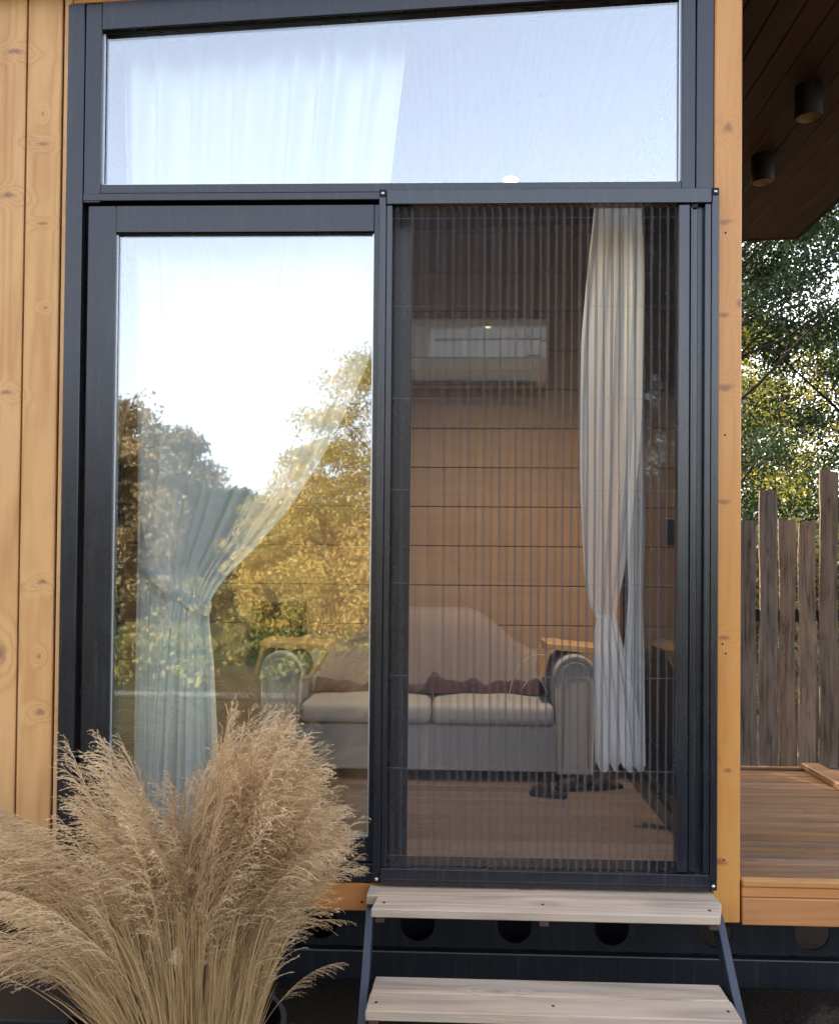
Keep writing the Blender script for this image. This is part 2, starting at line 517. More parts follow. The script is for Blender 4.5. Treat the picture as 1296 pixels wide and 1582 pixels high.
def pleat_mat():
    s = N('pleated_insect_mesh')
    s.t.nodes.remove(s.b)
    tr = s.n('ShaderNodeBsdfTransparent', {'Color': (1, 1, 1)})
    di = s.n('ShaderNodeBsdfDiffuse', {'Color': (0.13, 0.122, 0.128)})
    tl = s.n('ShaderNodeBsdfTranslucent', {'Color': (0.10, 0.095, 0.10)})
    m1 = s.n('ShaderNodeMixShader', {0: 0.3, 1: di.outputs[0], 2: tl.outputs[0]})
    lw = s.n('ShaderNodeLayerWeight', {'Blend': 0.5})
    fac = s.math('POWER', s.math('MULTIPLY', lw.outputs['Facing'], 1.5), 2.2)
    fac = s.math('MINIMUM', s.math('MAXIMUM', fac, 0.12), 0.66)
    tcn = s.noise(s.coords(False), 700, 1)
    fac = s.math('ADD', fac, s.math('MULTIPLY', s.math('SUBTRACT', tcn, 0.5), 0.12), clamp=True)
    mx = s.n('ShaderNodeMixShader', {0: fac, 1: tr.outputs[0], 2: m1.outputs[0]})
    s.t.links.new(mx.outputs[0], s.out.inputs[0])
    return s.m


M['mesh'] = pleat_mat()
M['leaf_gold'] = leafmat('golden_autumn_leaf', ((0.0, (0.07, 0.09, 0.03)), (0.3, (0.22, 0.21, 0.06)), (0.65, (0.40, 0.29, 0.08)), (1.0, (0.42, 0.23, 0.08))))
M['leaf_brown'] = leafmat('brown_autumn_leaf', ((0.0, (0.05, 0.06, 0.03)), (0.4, (0.12, 0.10, 0.05)), (0.75, (0.24, 0.17, 0.08)), (1.0, (0.22, 0.10, 0.05))))
M['leaf_green'] = leafmat('dark_green_leaf', ((0.0, (0.012, 0.026, 0.009)), (0.5, (0.024, 0.048, 0.015)), (0.85, (0.042, 0.066, 0.02)), (1.0, (0.08, 0.09, 0.025))), trans=0.25)
M['leaf_yellow'] = leafmat('yellow_green_leaf', ((0.0, (0.05, 0.09, 0.02)), (0.35, (0.16, 0.19, 0.03)), (0.6, (0.36, 0.31, 0.04)), (1.0, (0.52, 0.38, 0.05))), trans=0.5)
M['hedge'] = leafmat('olive_shrub_leaf', ((0.0, (0.03, 0.05, 0.015)), (0.5, (0.10, 0.11, 0.03)), (1.0, (0.30, 0.22, 0.05))), trans=0.35)


def ground_mat():
    s = N('lawn_and_soil')
    g = s.n('ShaderNodeNewGeometry').outputs['Position']
    n1 = s.noise(g, 0.35, 5); n2 = s.noise(g, 9, 5, 0.7); n3 = s.noise(g, 60, 3, 0.7)
    grass = s.mix(n2, (0.018, 0.034, 0.010), (0.05, 0.06, 0.02))
    grass = s.mix(s.ramp(n1, (0.45, 0.0), (0.7, 1.0)), grass, (0.07, 0.06, 0.03))
    soil = s.mix(n3, (0.018, 0.014, 0.011), (0.07, 0.055, 0.04))
    sp = s.n('ShaderNodeSeparateXYZ', {0: g}).outputs
    # bare soil close to and behind the house
    f = s.ramp(s.math('ADD', s.math('MULTIPLY', sp[1], 0.25), s.math('ADD', 1.35, s.math('MULTIPLY', n1, 0.4))), (0.45, 0.0), (0.6, 1.0))
    s.P(Base_Color=s.mix(f, grass, soil), Roughness=0.95, Specular=0.1)
    s.bump(s.math('ADD', n2, n3), 0.8, 0.03)
    return s.m


M['ground'] = ground_mat()
M['gravel'] = plain('pale_gravel', (0.13, 0.125, 0.115), 0.95, 0.1, nscale=120, var=.4, bumpa=.8)
M['hill'] = plain('wooded_hill', (0.05, 0.065, 0.05), 1.0, 0.0, nscale=0.15, var=.5, bumpa=0)

# ------------------------------------------------------------------ ground, path, hills
nx, ny = 90, 90
gx = np.sinh(np.linspace(-5.2, 5.2, nx)); gx = gx / gx.max() * 600
P = np.zeros((ny, nx, 3))
P[..., 0] = gx[None, :]; P[..., 1] = gx[:, None]
rr = np.hypot(P[..., 0], P[..., 1])
P[..., 2] = np.where(rr > 20, 0.15 * np.sin(P[..., 0] * .05) * np.cos(P[..., 1] * .04) * np.minimum(1, (rr - 20) / 30), 0)
tag(link('ground', grid_mesh('ground', P, M['ground'])), kind='structure')
for nm, y0, y1 in (('path', -7.6, -7.3),):
    xs = np.linspace(-40, 40, 60)
    P = np.zeros((2, 60, 3)); P[..., 0] = xs
    P[0, :, 1] = y0 + 0.15 * np.sin(xs * .6); P[1, :, 1] = y1 + 0.12 * np.sin(xs * .7 + 1)
    P[..., 2] = 0.004
    tag(link(nm, grid_mesh(nm, P, M['gravel'])), kind='structure')
# low kerb stones along the path
for j, (rad, h0, a0, nm) in enumerate([(260, 15, 0.0, 'hills'), (340, 27, 1.3, 'hills')]):
    n = 200
    aa = np.linspace(0, 2 * math.pi, n)
    top = h0 * (0.62 + 0.30 * np.sin(3 * aa + a0) + 0.16 * np.sin(7 * aa + 2 * a0) + .05 * np.sin(23 * aa))
    top = np.maximum(top, 1.5)
    prof = [(0.86, 0.0), (0.9, 0.45), (0.95, 0.8), (1.0, 1.0), (1.06, 0.7)]
    P = np.zeros((len(prof), n, 3))
    for i, (rk, hk) in enumerate(prof):
        P[i, :, 0] = rad * rk * np.cos(aa); P[i, :, 1] = rad * rk * np.sin(aa); P[i, :, 2] = top * hk - 1.0
    tag(link(nm, grid_mesh(nm, P, M['hill'])), kind='structure')

# ------------------------------------------------------------------ the house
house = empty('tiny_house', (0, 0, 0.6), 'timber tiny house with vertical pine cladding and tall anthracite window front', 'house')

# vertical cladding boards, left of the window (front plane Y=0)
def clad_board(x0, x1, zb, zt, parent=house):
    g = 0.003
    m = MB()
    z0a, z1a = zb, zt
    m.hexa([(x0 + g, 0.0, zb), (x1 - g, 0.0, zb), (x1 - g, .018, zb), (x0 + g, .018, zb),
            (x0 + g, 0.0, zt), (x1 - g, 0.0, zt), (x1 - g, .018, zt), (x0 + g, .018, zt)], 0.0035)
    return m.build('cladding_board', M['clad'], parent)


xb = -1.205
clad_board(xb + .002, FX0 + .012, 0.50, 3.35)          # narrow edge strip beside the frame
edges = [-1.205 - 0.1115 * k for k in range(0, 14)]
for k in range(13):
    clad_board(edges[k + 1], edges[k], 0.50, roof_z(edges[k]) - .01)
MB().box(edges[-1], FX0 + .03, .0185, .10, 0.50, 3.20).build('wall_core', M['gasket'], house)
# strip of boarding over the window frame
MB().hexa([(FX0 + .012, 0.0, 3.306), (PX1 - .084, 0.0, 3.400), (PX1 - .084, .09, 3.400), (FX0 + .012, .09, 3.306),
           (FX0 + .012, 0.0, roof_z(FX0) + .06), (PX1 - .084, 0.0, roof_z(.78) + .05), (PX1 - .084, .09, roof_z(.78) + .05), (FX0 + .012, .09, roof_z(FX0) + .06)], .002).build('head_board', M['beam'], house)

# corner post and sole beam
post = MB().box(0.776, PX1, -0.012, 0.075, 0.545, 3.40, .004).build('corner_post', M['post'], house)
for px, py in ((1121, 359), (1120, 672), (1116, 995), (1118, 1329), (1121, 1010)):
    p = at(px, py, -0.0125)
    MB().tube([(p.x, -0.0125, p.z), (p.x, -0.0119, p.z)], 0.0032, 8).build('screw_hole', M['hole'], post)
MB().box(FX0 - .9, .7755, 0.0, 0.09, 0.552, 0.634, .003).build('sole_beam', M['beam'], house)
for px, py in ((559, 1394), (470, 1400)):
    p = at(px, py, 0)
    MB().tube([(p.x, -0.0006, p.z), (p.x, 0.0004, p.z)], 0.004, 8).build('screw_hole', M['hole'], house)

# fixed window frame --------------------------------------------------
fr = empty('window_frame', (0, 0, 0.638)); fr.parent = house; fr.location = Vector((0, 0, .638)) - WLOC[house.name]
FY0, FY1 = -0.006, 0.075
def top_z(x): return 3.302 + (x - FX0) * (0.0555)      # upper edge of the frame
GX0, GX1 = -1.081, 0.681                                # transom pane
ZTR0, ZTR1 = 2.688, 2.745                               # transom rail
def gtop(x): return 3.221 + (x - GX0) * 0.0535
fm = MB()
# left stile (two steps), right stile, top rail, transom rail, bottom rail
fm.hexa([(FX0, FY0, ZT), (-1.134, FY0, ZT), (-1.134, FY1, ZT), (FX0, FY1, ZT), (FX0, FY0, top_z(FX0)), (-1.134, FY0, top_z(-1.134)), (-1.134, FY1, top_z(-1.134)), (FX0, FY1, top_z(FX0))], .002)
fm.build('jamb', M['frame'], fr)
fm = MB().hexa([(-1.132, FY0 + .003, ZTR0), (GX0, FY0 + .003, ZTR0), (GX0, FY1, ZTR0), (-1.132, FY1, ZTR0), (-1.132, FY0 + .003, top_z(-1.132) - .002), (GX0, FY0 + .003, top_z(GX0) - .002), (GX0, FY1, top_z(GX0) - .002), (-1.132, FY1, top_z(-1.132) - .002)], .002)
fm.build('sash_stile', M['frame'], fr)
fm = MB().hexa([(GX1, FY0 + .003, ZTR0), (.722, FY0 + .003, ZTR0), (.722, FY1, ZTR0), (GX1, FY1, ZTR0), (GX1, FY0 + .003, 3.378), (.722, FY0 + .003, 3.378), (.722, FY1, 3.378), (GX1, FY1, 3.378)], .002)
fm.build('sash_stile', M['frame'], fr)
fm = MB().hexa([(.724, FY0, ZT), (FX1, FY0, ZT), (FX1, FY1, ZT), (.724, FY1, ZT), (.724, FY0, 3.37), (FX1, FY0, 3.375), (FX1, FY1, 3.375), (.724, FY1, 3.37)], .002)
fm.build('jamb', M['frame'], fr)
fm = MB().hexa([(GX0 - .0, FY0 + .002, gtop(GX0)), (GX1, FY0 + .002, gtop(GX1)), (GX1, FY1, gtop(GX1)), (GX0, FY1, gtop(GX0)),
                (GX0 - .0, FY0 + .002, top_z(GX0)), (GX1, FY0 + .002, 3.392), (GX1, FY1, 3.392), (GX0, FY1, top_z(GX0))], .002)
fm.build('head_rail', M['frame'], fr)
MB().box(-1.132, .722, FY0 + .001, FY1, 2.693, 2.716, .0015).build('transom_rail', M['frame'], fr)
MB().box(-1.081, .681, FY0 + .006, FY1, 2.7175, ZTR1, .0015).build('transom_rail', M['frame'], fr)
MB().box(-1.132, .722, FY0 + .002, FY1, ZT, .668, .0015).build('threshold', M['frame'], fr)
MB().box(-1.132, .722, FY0 + .014, FY1 + .02, .669, .690, .0015).build('threshold', M['frame'], fr)
# transom pane, its light spacer edge
g_y = 0.022
gp = MB().hexa([(GX0 - .008, g_y, ZTR1 - .008), (GX1 + .008, g_y, ZTR1 - .008), (GX1 + .008, g_y + .006, ZTR1 - .008), (GX0 - .008, g_y + .006, ZTR1 - .008),
                (GX0 - .008, g_y, gtop(GX0) + .008), (GX1 + .008, g_y, gtop(GX1) + .008), (GX1 + .008, g_y + .006, gtop(GX1) + .008), (GX0 - .008, g_y + .006, gtop(GX0) + .008)], 0)
pane = gp.build('transom_pane', M['glass'], fr)


def edge_strip(pts, wdt, y, mat, name, parent, d=.006):
    m = MB()
    for i in range(len(pts) - 1):
        a = Vector((pts[i][0], y, pts[i][1])); b = Vector((pts[i + 1][0], y, pts[i + 1][1]))
        t = (b - a).normalized(); nrm = Vector((t.z, 0, -t.x)) * wdt
        m.hexa([a, b, b + nrm, a + nrm] + [q + Vector((0, d, 0)) for q in (a, b, b + nrm, a + nrm)], 0)
    return m.build(name, mat, parent)


edge_strip([(GX0, gtop(GX0)), (GX0, ZTR1), (GX1, ZTR1), (GX1, gtop(GX1))], -.0055, .012, M['spacer'], 'glazing_bead', pane)
edge_strip([(GX1, gtop(GX1)), (GX0, gtop(GX0))], -.004, .011, M['gasket'], 'gasket', pane)

# sliding door leaf, left -----------------------------------------------
door = empty('door_leaf', (-.64, 0, .68)); door.parent = house; door.location = Vector((-.64, 0, .68)) - WLOC[house.name]
DY0, DY1 = 0.010, 0.055
DX0, DX1, DZ0, DZ1 = -1.121, -0.185, 0.694, 2.684
PX_0, PX_1, PZ0, PZ1 = -1.034, -0.240, 0.768, 2.601
MB().box(DX0, PX_0, DY0, DY1, DZ0, DZ1, .002).build('stile', M['frame'], door)
MB().box(PX_1, DX1, DY0, DY1, DZ0, DZ1, .002).build('stile', M['frame'], door)
MB().box(PX_0, PX_1, DY0 + .0005, DY1, PZ1, DZ1, .0015).build('rail', M['frame'], door)
MB().box(PX_0, PX_1, DY0 + .0005, DY1, DZ0, PZ0, .0015).build('rail', M['frame'], door)
MB().box(-1.131, DX0 - .001, .03, .035, DZ0, 2.692).build('gasket', M['gasket'], door)
dp = MB().box(PX_0 - .008, PX_1 + .008, .028, .034, PZ0 - .008, PZ1 + .008).build('pane', M['glass'], door)
edge_strip([(PX_0, PZ1), (PX_0, PZ0), (PX_1, PZ0), (PX_1, PZ1)], -.004, .020, M['spacer'], 'glazing_bead', dp)
edge_strip([(PX_1, PZ1), (PX_0, PZ1)], -.004, .019, M['gasket'], 'gasket', dp)

# second leaf slid half open behind: only its stile shows behind the screen
leaf2 = empty('sliding_leaf', (-.6, .09, .68)); leaf2.parent = house; leaf2.location = Vector((-.6, .09, .68)) - WLOC[house.name]
MB().box(-.205, -.128, .082, .122, .655, 2.70, .002).build('stile', M['frame'], leaf2)
MB().box(-1.10, -.206, .083, .121, .655, .74, .002).build('rail', M['frame'], leaf2)
MB().box(-1.10, -.206, .083, .121, 2.63, 2.70, .002).build('rail', M['frame'], leaf2)
MB().box(-1.10, -1.035, .0825, .1215, .741, 2.629, .002).build('stile', M['frame'], leaf2)

# pleated insect screen -------------------------------------------------
scr = empty('insect_screen', (.28, -.03, .65)); scr.parent = house; scr.location = Vector((.28, -.03, .65)) - WLOC[house.name]
SY0, SY1 = -0.030, -0.0075
SX0, SX1, SZ0, SZ1 = -0.222, 0.785, 0.643, 2.713
MB().box(SX0 + .022, SX1 - .022, SY0, SY1, 2.668, SZ1, .002).build('head_profile', M['screen_al'], scr)
MB().box(SX0 + .022, SX1 - .022, SY0, SY1, SZ0, 0.690, .002).build('sill_profile', M['screen_al'], scr)
MB().box(SX0 + .030, SX1 - .030, SY0 - .004, SY0 + .0005, .657, .661, .0008).build('sill_lip', M['screen_al'], scr)
MB().box(SX0, SX0 + .021, SY0 + .001, SY1, SZ0 + .028, SZ1 - .022, .002).build('side_profile', M['screen_al'], scr)
MB().box(SX0 + .022, SX0 + .040, SY0 + .004, SY1, .692, 2.667, .002).build('side_lip', M['screen_al'], scr)
MB().box(SX1 - .021, SX1, SY0 + .001, SY1, SZ0 + .028, SZ1 - .022, .002).build('side_profile', M['screen_al'], scr)
MB().box(SX1 - .040, SX1 - .022, SY0 + .004, SY1, .692, 2.667, .002).build('side_lip', M['screen_al'], scr)
# pull bar with its guide caps
pull = MB().box(.668, .700, SY0 + .002, SY1 + .012, .696, 2.664, .002).build('pull_bar', M['screen_al'], scr)
MB().box(.701, .724, SY0 + .006, SY1 + .010, .698, 2.662, .002).build('pull_bar_flange', M['screen_al'], pull)
MB().box(.703, .709, SY0 + .001, SY0 + .006, .705, 2.655, .001).build('pull_bar_rib', M['spacer' if False else 'screen_al'], pull)
for z in (.699, 2.652): MB().box(.705, .722, SY0 - .001, SY0 + .006, z, z + .012, .001).build('guide_cap', M['gasket'], pull)
# corner pieces with screws
for cx in (SX0 + .0105, SX1 - .0105):
    for cz, sgn in ((SZ1 - .011, 1), (SZ0 + .014, -1)):
        m = MB()
        c = empty('corner_block', (cx, SY0, cz)); c.parent = scr; c.location = Vector((cx, SY0, cz)) - WLOC[scr.name]
        MB().box(cx - .0105, cx + .0105, SY0 + .004, SY1, cz - .0125, cz + .0125, .001).build('block', M['gasket'], c)
        MB().lathe([(0, -.004), (.0035, -.0035), (.0055, -.001), (.0055, .001)], (0, 0, 0), 14).build('screw', M['screw'], c, (cx, SY0 + .0035, cz), (R(90), 0, 0), smooth=True).rotation_euler = (R(-90), 0, 0)
# pleated mesh (real zig-zag), pitch 23 mm
x = SX0 + .040; pts = []
pitch, dep = .0236, .0155
i = 0
while x < .668:
    jit = rng.normal(0, .0003)
    pts.append((x + jit, -.021 + (0 if i % 2 else 1) * dep))
    x += pitch * (0.43 if i % 2 else 0.57)
    i += 1
pts.append((.669, -.015))
nz = 26
zz = np.linspace(.690, 2.668, nz)
P = np.zeros((nz, len(pts), 3))
for j, (a, b) in enumerate(pts):
    P[:, j, 0] = a + .0010 * np.sin(zz * 3.1 + j * 1.7) + .0006 * np.sin(zz * 11 + j)
    P[:, j, 1] = b
    P[:, j, 2] = zz
pm = link('pleated_mesh', grid_mesh('pleated_mesh', P, M['mesh'], smooth=False), scr)
s_ = N('pale_cord'); s_.P(Base_Color=(0.20, 0.20, 0.20), Roughness=0.6); M['cord'] = s_.m
for py in (335, 472, 615, 757, 902, 1046, 1190, 1326):
    z = at(800, py, -.02).z
    pl = [(p_[0], p_[1] - .0015, z + .0008 * math.sin(k)) for k, p_ in enumerate(pts)]
    MB().tube([(SX0 + .035, -.0150, z - .001), (.68, -.0150, z)], .0005, 4).build('cord', M['cord'], pm)

# ------------------------------------------------------------------ room inside
room = empty('room_interior', (-.8, YB, FLOOR)); room.parent = house; room.location = Vector((-.8, YB, FLOOR)) - WLOC[house.name]
ph = .2105
z = at(760, 662, YB).z
z0 = z
while z0 - ph > FLOOR: z0 -= ph
k = z0 - ph
while k < 3.5:
    a = max(k + .002, FLOOR); b = min(k + ph - .002, 3.42)
    if b - a > .02: MB().box(-2.45, WX, YB, YB + .02, a, b, .003).build('wall_plank', M['inwall'], room)
    k += ph
MB().box(-2.47, WX + .03, YB + .0205, YB + .10, .5, 3.40).build('wall_core', M['gasket'], room)
# left side wall of the room, right wall: solid planks low and high, window between
MB().box(-2.60, -2.45, .10, YB + .02, .5, 3.28).build('side_wall', M['inwall'], room)
yy = .135
for k in range(20):
    a = .08 + k * .105
    if a > YB: break
    MB().box(-2.45, WX + .0, a, min(a + .102, YB), FLOOR - .02, FLOOR, .0015).build('floorboard', M['infloor'], room)
MB().box(-2.5, WX, .08, YB, .60, .62).build('subfloor', M['gasket'], room)
for k in range(33):
    a = -2.45 + k * .1
    b = min(a + .098, WX)
    zz0, zz1 = roof_z(a) - .02, roof_z(b) - .02
    MB().hexa([(a, .085, zz0), (b, .085, zz1), (b, YB, zz1), (a, YB, zz0), (a, .085, zz0 + .012), (b, .085, zz1 + .012), (b, YB, zz1 + .012), (a, YB, zz0 + .012)], .002).build('ceiling_board', M['inceil'], room)
# right wall with a tall side window
sw = empty('side_window', (.83, .8, .65)); sw.parent = house; sw.location = Vector((.83, .8, .65)) - WLOC[house.name]
MB().box(WX, PX1, .076, .16, .5, 3.36, .002).build('stile', M['frame'], sw)
MB().box(WX, PX1, 1.50, 1.58, .5, 3.36, .002).build('stile', M['frame'], sw)
MB().box(WX, PX1, .161, 1.499, .5, .74, .002).build('rail', M['frame'], sw)
MB().box(WX, PX1, .161, 1.499, 3.20, 3.36, .002).build('rail', M['frame'], sw)
MB().box(WX + .02, WX + .026, .161, 1.499, .74, 3.20).build('pane', M['glass_side'], sw)
hp_ = at(1036, 822, .62)
MB().box(WX - .018, WX + .018, .60, .625, hp_.z - .05, hp_.z + .05, .004).build('handle', M['lampblack'], sw)
for k in range(8):
    a = 1.581 + k * .112
    if a < YB + .12: MB().box(WX, PX1, a, min(a + .109, YB + .12), .5, 3.38, .003).build('cladding_board', wood('side_cladding', (0.62, 0.36, 0.15), (0.46, 0.22, 0.08), 2, 0, knots=.3) if k == 0 else bpy.data.materials['side_cladding'], house)
MB().box(WX - .015, WX - .001, .161, YB - .001, FLOOR, FLOOR + .07, .002).build('skirting', M['frame'], room)
# window in the back wall at the left, seen through the door pane
bw = empty('back_window', (-1, YB, 1.2)); bw.parent = house; bw.location = Vector((-1, YB, 1.2)) - WLOC[house.name]
a = at(386, 1030, YB - .03); b = at(474, 930, YB - .03)
M['greenpane'] = plain('green_tinted_dark_glass', (0.012, 0.035, 0.03), 0.08, 0.6, nscale=8)
MB().box(a.x, b.x, YB - .03, YB - .002, a.z, b.z, .003).build('frame', M['gasket'], bw)
MB().box(a.x + .03, b.x - .10, YB - .034, YB - .0305, a.z + .03, b.z - .05).build('pane', M['greenpane'], bw)
MB().box(b.x - .09, b.x - .03, YB - .034, YB - .0305, a.z + .03, b.z - .05).build('pane', M['greenpane'], bw)

# roof and porch soffit ------------------------------------------------
cr_far = at(1230, 375, 2.5)
RX1 = cr_far.x
YR0, YR1 = -.07, 2.5
bw_ = .098
xs = PX1 + .002
k = 0
while xs < RX1 - .002:
    b = min(xs + bw_ - .003, RX1)
    z1, z2 = roof_z(xs), roof_z(b)
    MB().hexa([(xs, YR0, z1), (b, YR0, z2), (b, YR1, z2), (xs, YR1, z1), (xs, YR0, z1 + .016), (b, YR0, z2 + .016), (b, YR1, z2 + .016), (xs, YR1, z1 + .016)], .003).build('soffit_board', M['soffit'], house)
    xs += bw_
    k += 1
# eave soffit in front of and over the house
xs = -2.75
while xs < PX1:
    b = min(xs + bw_ - .003, PX1)
    z1, z2 = roof_z(xs) + .003, roof_z(b) + .003
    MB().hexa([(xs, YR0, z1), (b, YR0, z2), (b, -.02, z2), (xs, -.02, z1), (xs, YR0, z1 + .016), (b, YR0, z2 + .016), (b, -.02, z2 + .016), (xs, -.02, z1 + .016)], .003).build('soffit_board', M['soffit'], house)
    xs += bw_
zA, zB = roof_z(-2.78) + .022, roof_z(RX1 + .02) + .022
rf = MB().hexa([(-2.78, YR0 - .0, zA), (RX1 + .0, YR0, zB), (RX1, YR1, zB), (-2.78, YR1, zA), (-2.78, YR0, zA + .14), (RX1, YR0, zB + .14), (RX1, YR1, zB + .14), (-2.78, YR1, zA + .14)], .002).build('roof_deck', M['gasket'], house)
MB().hexa([(RX1 + .001, YR0, zB - .028), (RX1 + .022, YR0, zB - .027), (RX1 + .022, YR1, zB - .027), (RX1 + .001, YR1, zB - .028), (RX1 + .001, YR0, zB + .15), (RX1 + .022, YR0, zB + .15), (RX1 + .022, YR1, zB + .15), (RX1 + .001, YR1, zB + .15)], .002).build('fascia', M['chassis'], house)
MB().hexa([(-2.78, YR0 - .022, zA - .028), (RX1 + .022, YR0 - .022, zB - .028), (RX1 + .022, YR0 - .001, zB - .028), (-2.78, YR0 - .001, zA - .028), (-2.78, YR0 - .022, zA + .15), (RX1 + .022, YR0 - .022, zB + .15), (RX1 + .022, YR0 - .001, zB + .15), (-2.78, YR0 - .001, zA + .15)], .002).build('fascia', M['chassis'], house)
MB().hexa([(PX1, YR1 + .001, roof_z(PX1) - .006), (RX1 + .022, YR1 + .001, zB - .028), (RX1 + .022, YR1 + .022, zB - .028), (PX1, YR1 + .022, roof_z(PX1) - .006), (PX1, YR1 + .001, roof_z(PX1) + .17), (RX1 + .022, YR1 + .001, zB + .15), (RX1 + .022, YR1 + .022, zB + .15), (PX1, YR1 + .022, roof_z(PX1) + .17)], .002).build('fascia', M['soffit'], house)
# right wall above window closes to the roof
MB().box(WX, PX1, .076, YB + .12, 3.3805, 3.40).build('wall_plate', M['soffit'], house)

# ------------------------------------------------------------------ chassis with round holes
ch = empty('trailer_chassis', (0, .3, 0), 'black steel trailer chassis with round holes under the house', 'trailer chassis')
YC = .30
zt, zb = .545, .335
def holed_plate(x0, x1, z0, z1, centers, rad, y, th, parent):
    """a web plate cut with round holes"""
    cs = sorted(centers); m = MB(); half = rad * 1.25
    segs = []; cur = x0
    for c in cs:
        segs.append((cur, c[0] - half)); cur = c[0] + half
    segs.append((cur, x1))
    for a, b in segs: m.box(a, b, y, y + th, z0, z1)
    n = 32
    for cxx, czz in cs:
        vs = []; fs = []
        for k in range(n):
            an = 2 * math.pi * k / n
            dx, dz = math.cos(an), math.sin(an)
            lim = []
            if abs(dx) > 1e-6: lim.append(half / abs(dx))
            if dz > 1e-6: lim.append((z1 - czz) / dz)
            if dz < -1e-6: lim.append((z0 - czz) / dz)
            t = min(lim)
            vs += [(cxx + rad * dx, y, czz + rad * dz), (cxx + t * dx, y, czz + t * dz), (cxx + rad * dx, y + th, czz + rad * dz), (cxx + t * dx, y + th, czz + t * dz)]
        for k in range(n):
            a, b = k * 4, ((k + 1) % n) * 4
            fs += [(a, a + 1, b + 1, b), (a + 2, b + 2, b + 3, a + 3), (a, b, b + 2, a + 2)]
        m.add(vs, fs)
        # corner fill of the cell
        for sx in (-1, 1):
            for z_ in (z0, z1):
                pass
    return m
hp = [at(q, 1432, YC) for q in (795, 945, 1105, 1255, 645, 495)]
hz = hp[0].z
hm = holed_plate(-2.5, 2.2, hz - .075, hz + .075, [(p.x, hz) for p in hp], .056, YC, .008, ch)
hm.build('web_plate', M['chassis'], ch)
ztop = hz + .075
MB().box(-2.5, 2.2, YC - .02, YC + .08, ztop + .0005, .552).build('top_flange', M['chassis'], ch)
l1 = at(800, 1482, YC).z; l0 = at(800, 1521, YC - .04).z
MB().box(-2.5, 2.2, YC - .035, YC + .06, l0, hz - .0755, .004).build('lower_rail', M['chassis'], ch)
MB().box(-2.5, 2.2, YC - .028, YC - .0352, hz - .079, hz - .0757, 0).build('ledge_line', metal_paint('pale_ledge_edge', (.12, .12, .12), .5), ch)  # paler strip along the front ledge of the lower rail
MB().box(-2.5, .85, YC + .20, YC + .26, .1, .55).build('cross_web', M['chassis'], ch)
MB().box(-2.5, 2.2, 1.9, 1.98, .2, .55).build('rear_rail', M['chassis'], ch)
MB().box(-2.6, 2.2, 1.985, 1.995, 0, .55).build('rear_light_stop', M['gasket'], ch)  # unseen black sheet added to keep lit ground from showing through the holes
for k in range(7):
    MB().box(-2.3 + k * .7, -2.24 + k * .7, YC + .01, 1.9, .42, .545).build('cross_member', M['chassis'], ch)
# heap of dark soil under the deck, right
hc = at(1262, 1560, -.02)
n_ = 40
P = np.zeros((n_, n_, 3)); uu = np.linspace(-1, 1, n_)
rg = np.random.default_rng(3)
from mathutils import noise as mnoise
for i_ in range(n_):
    for j in range(n_):
        r_ = math.hypot(uu[i_], uu[j])
        hgt = .30 * max(0, 1 - r_ ** 2.2) if r_ < 1 else 0
        hgt += .035 * mnoise.noise(Vector((uu[i_] * 7, uu[j] * 7, 0))) * (hgt > 0)
        P[i_, j] = (hc.x + .10 + uu[j] * .34, .0 + uu[i_] * .24, max(hgt, -.01) - .005)
tag(link('soil_heap', grid_mesh('soil_heap', P, M['ground'])), kind='structure')

# ------------------------------------------------------------------ steps
st = empty('entrance_steps', (.28, -.3, 0), 'two weathered plank treads on navy steel stringers below the screen door', 'steps')
def plank(name, c, th, mat, parent, b=.003):
    """c: four corners of the top face (x,y,z) front-left, front-right, back-right, back-left"""
    lo = [(p_[0], p_[1], p_[2] - th) for p_ in c]
    return MB().hexa(lo + list(c), b).build(name, mat, parent)
T1, T2 = .634, .447
plank('tread_board', [(-.235, -.092, T1), (.778, -.092, T1), (.776, -.008, T1), (-.232, -.008, T1)], .028, M['tread'], st)
plank('tread_board', [(-.214, -.182, T1 - .003), (.748, -.182, T1 - .003), (.778, -.094, T1), (-.202, -.094, T1)], .025, M['tread'], st)
plank('tread_board', [(-.203, -.276, T2), (.746, -.276, T2), (.745, -.186, T2), (-.199, -.186, T2)], .026, M['tread'], st)
plank('tread_board', [(-.210, -.372, T2 - .002), (.748, -.372, T2 - .002), (.749, -.2785, T2), (-.205, -.2785, T2)], .027, M['tread'], st)
plank('tread_board', [(-.22, -.53, .26), (.765, -.53, .26), (.765, -.372, .26), (-.22, -.372, .26)], .027, M['tread'], st)
for sgn, x0 in ((-1, -.236), (1, .766)):
    x1 = x0 + .022 if sgn > 0 else x0 + .022
    dx = .0
    m = MB()
    # slanted flat bar from the sole beam down to the ground
    top = (-.03, .595); bot = (-.64, .0)
    hw = .045
    yt0, yt1 = top[0] - hw, top[0] + hw * .6
    m.hexa([(x0, bot[0] - hw, bot[1]), (x1, bot[0] - hw, bot[1]), (x1, bot[0] + hw, bot[1]), (x0, bot[0] + hw, bot[1]),
            (x0, yt0, top[1]), (x1, yt0, top[1]), (x1, yt1, top[1]), (x0, yt1, top[1])], .002)
    m.build('stringer', M['steel'], st)
M['blockwood'] = plain('dark_batten', (0.08, 0.045, 0.035), .8)
for xx in (-.19, .268, .735):
    MB().box(xx - .013, xx + .013, -.17, -.02, T1 - .047, T1 - .0285, .002).build('batten', M['blockwood'], st)
    MB().box(xx - .013, xx + .013, -.36, -.20, T2 - .047, T2 - .028, .002).build('batten', M['blockwood'], st)
MB().box(-.214, .766, -.10, -.08, T1 - .045, T1 - .0285, .001).build('cross_bar', M['steel'], st)
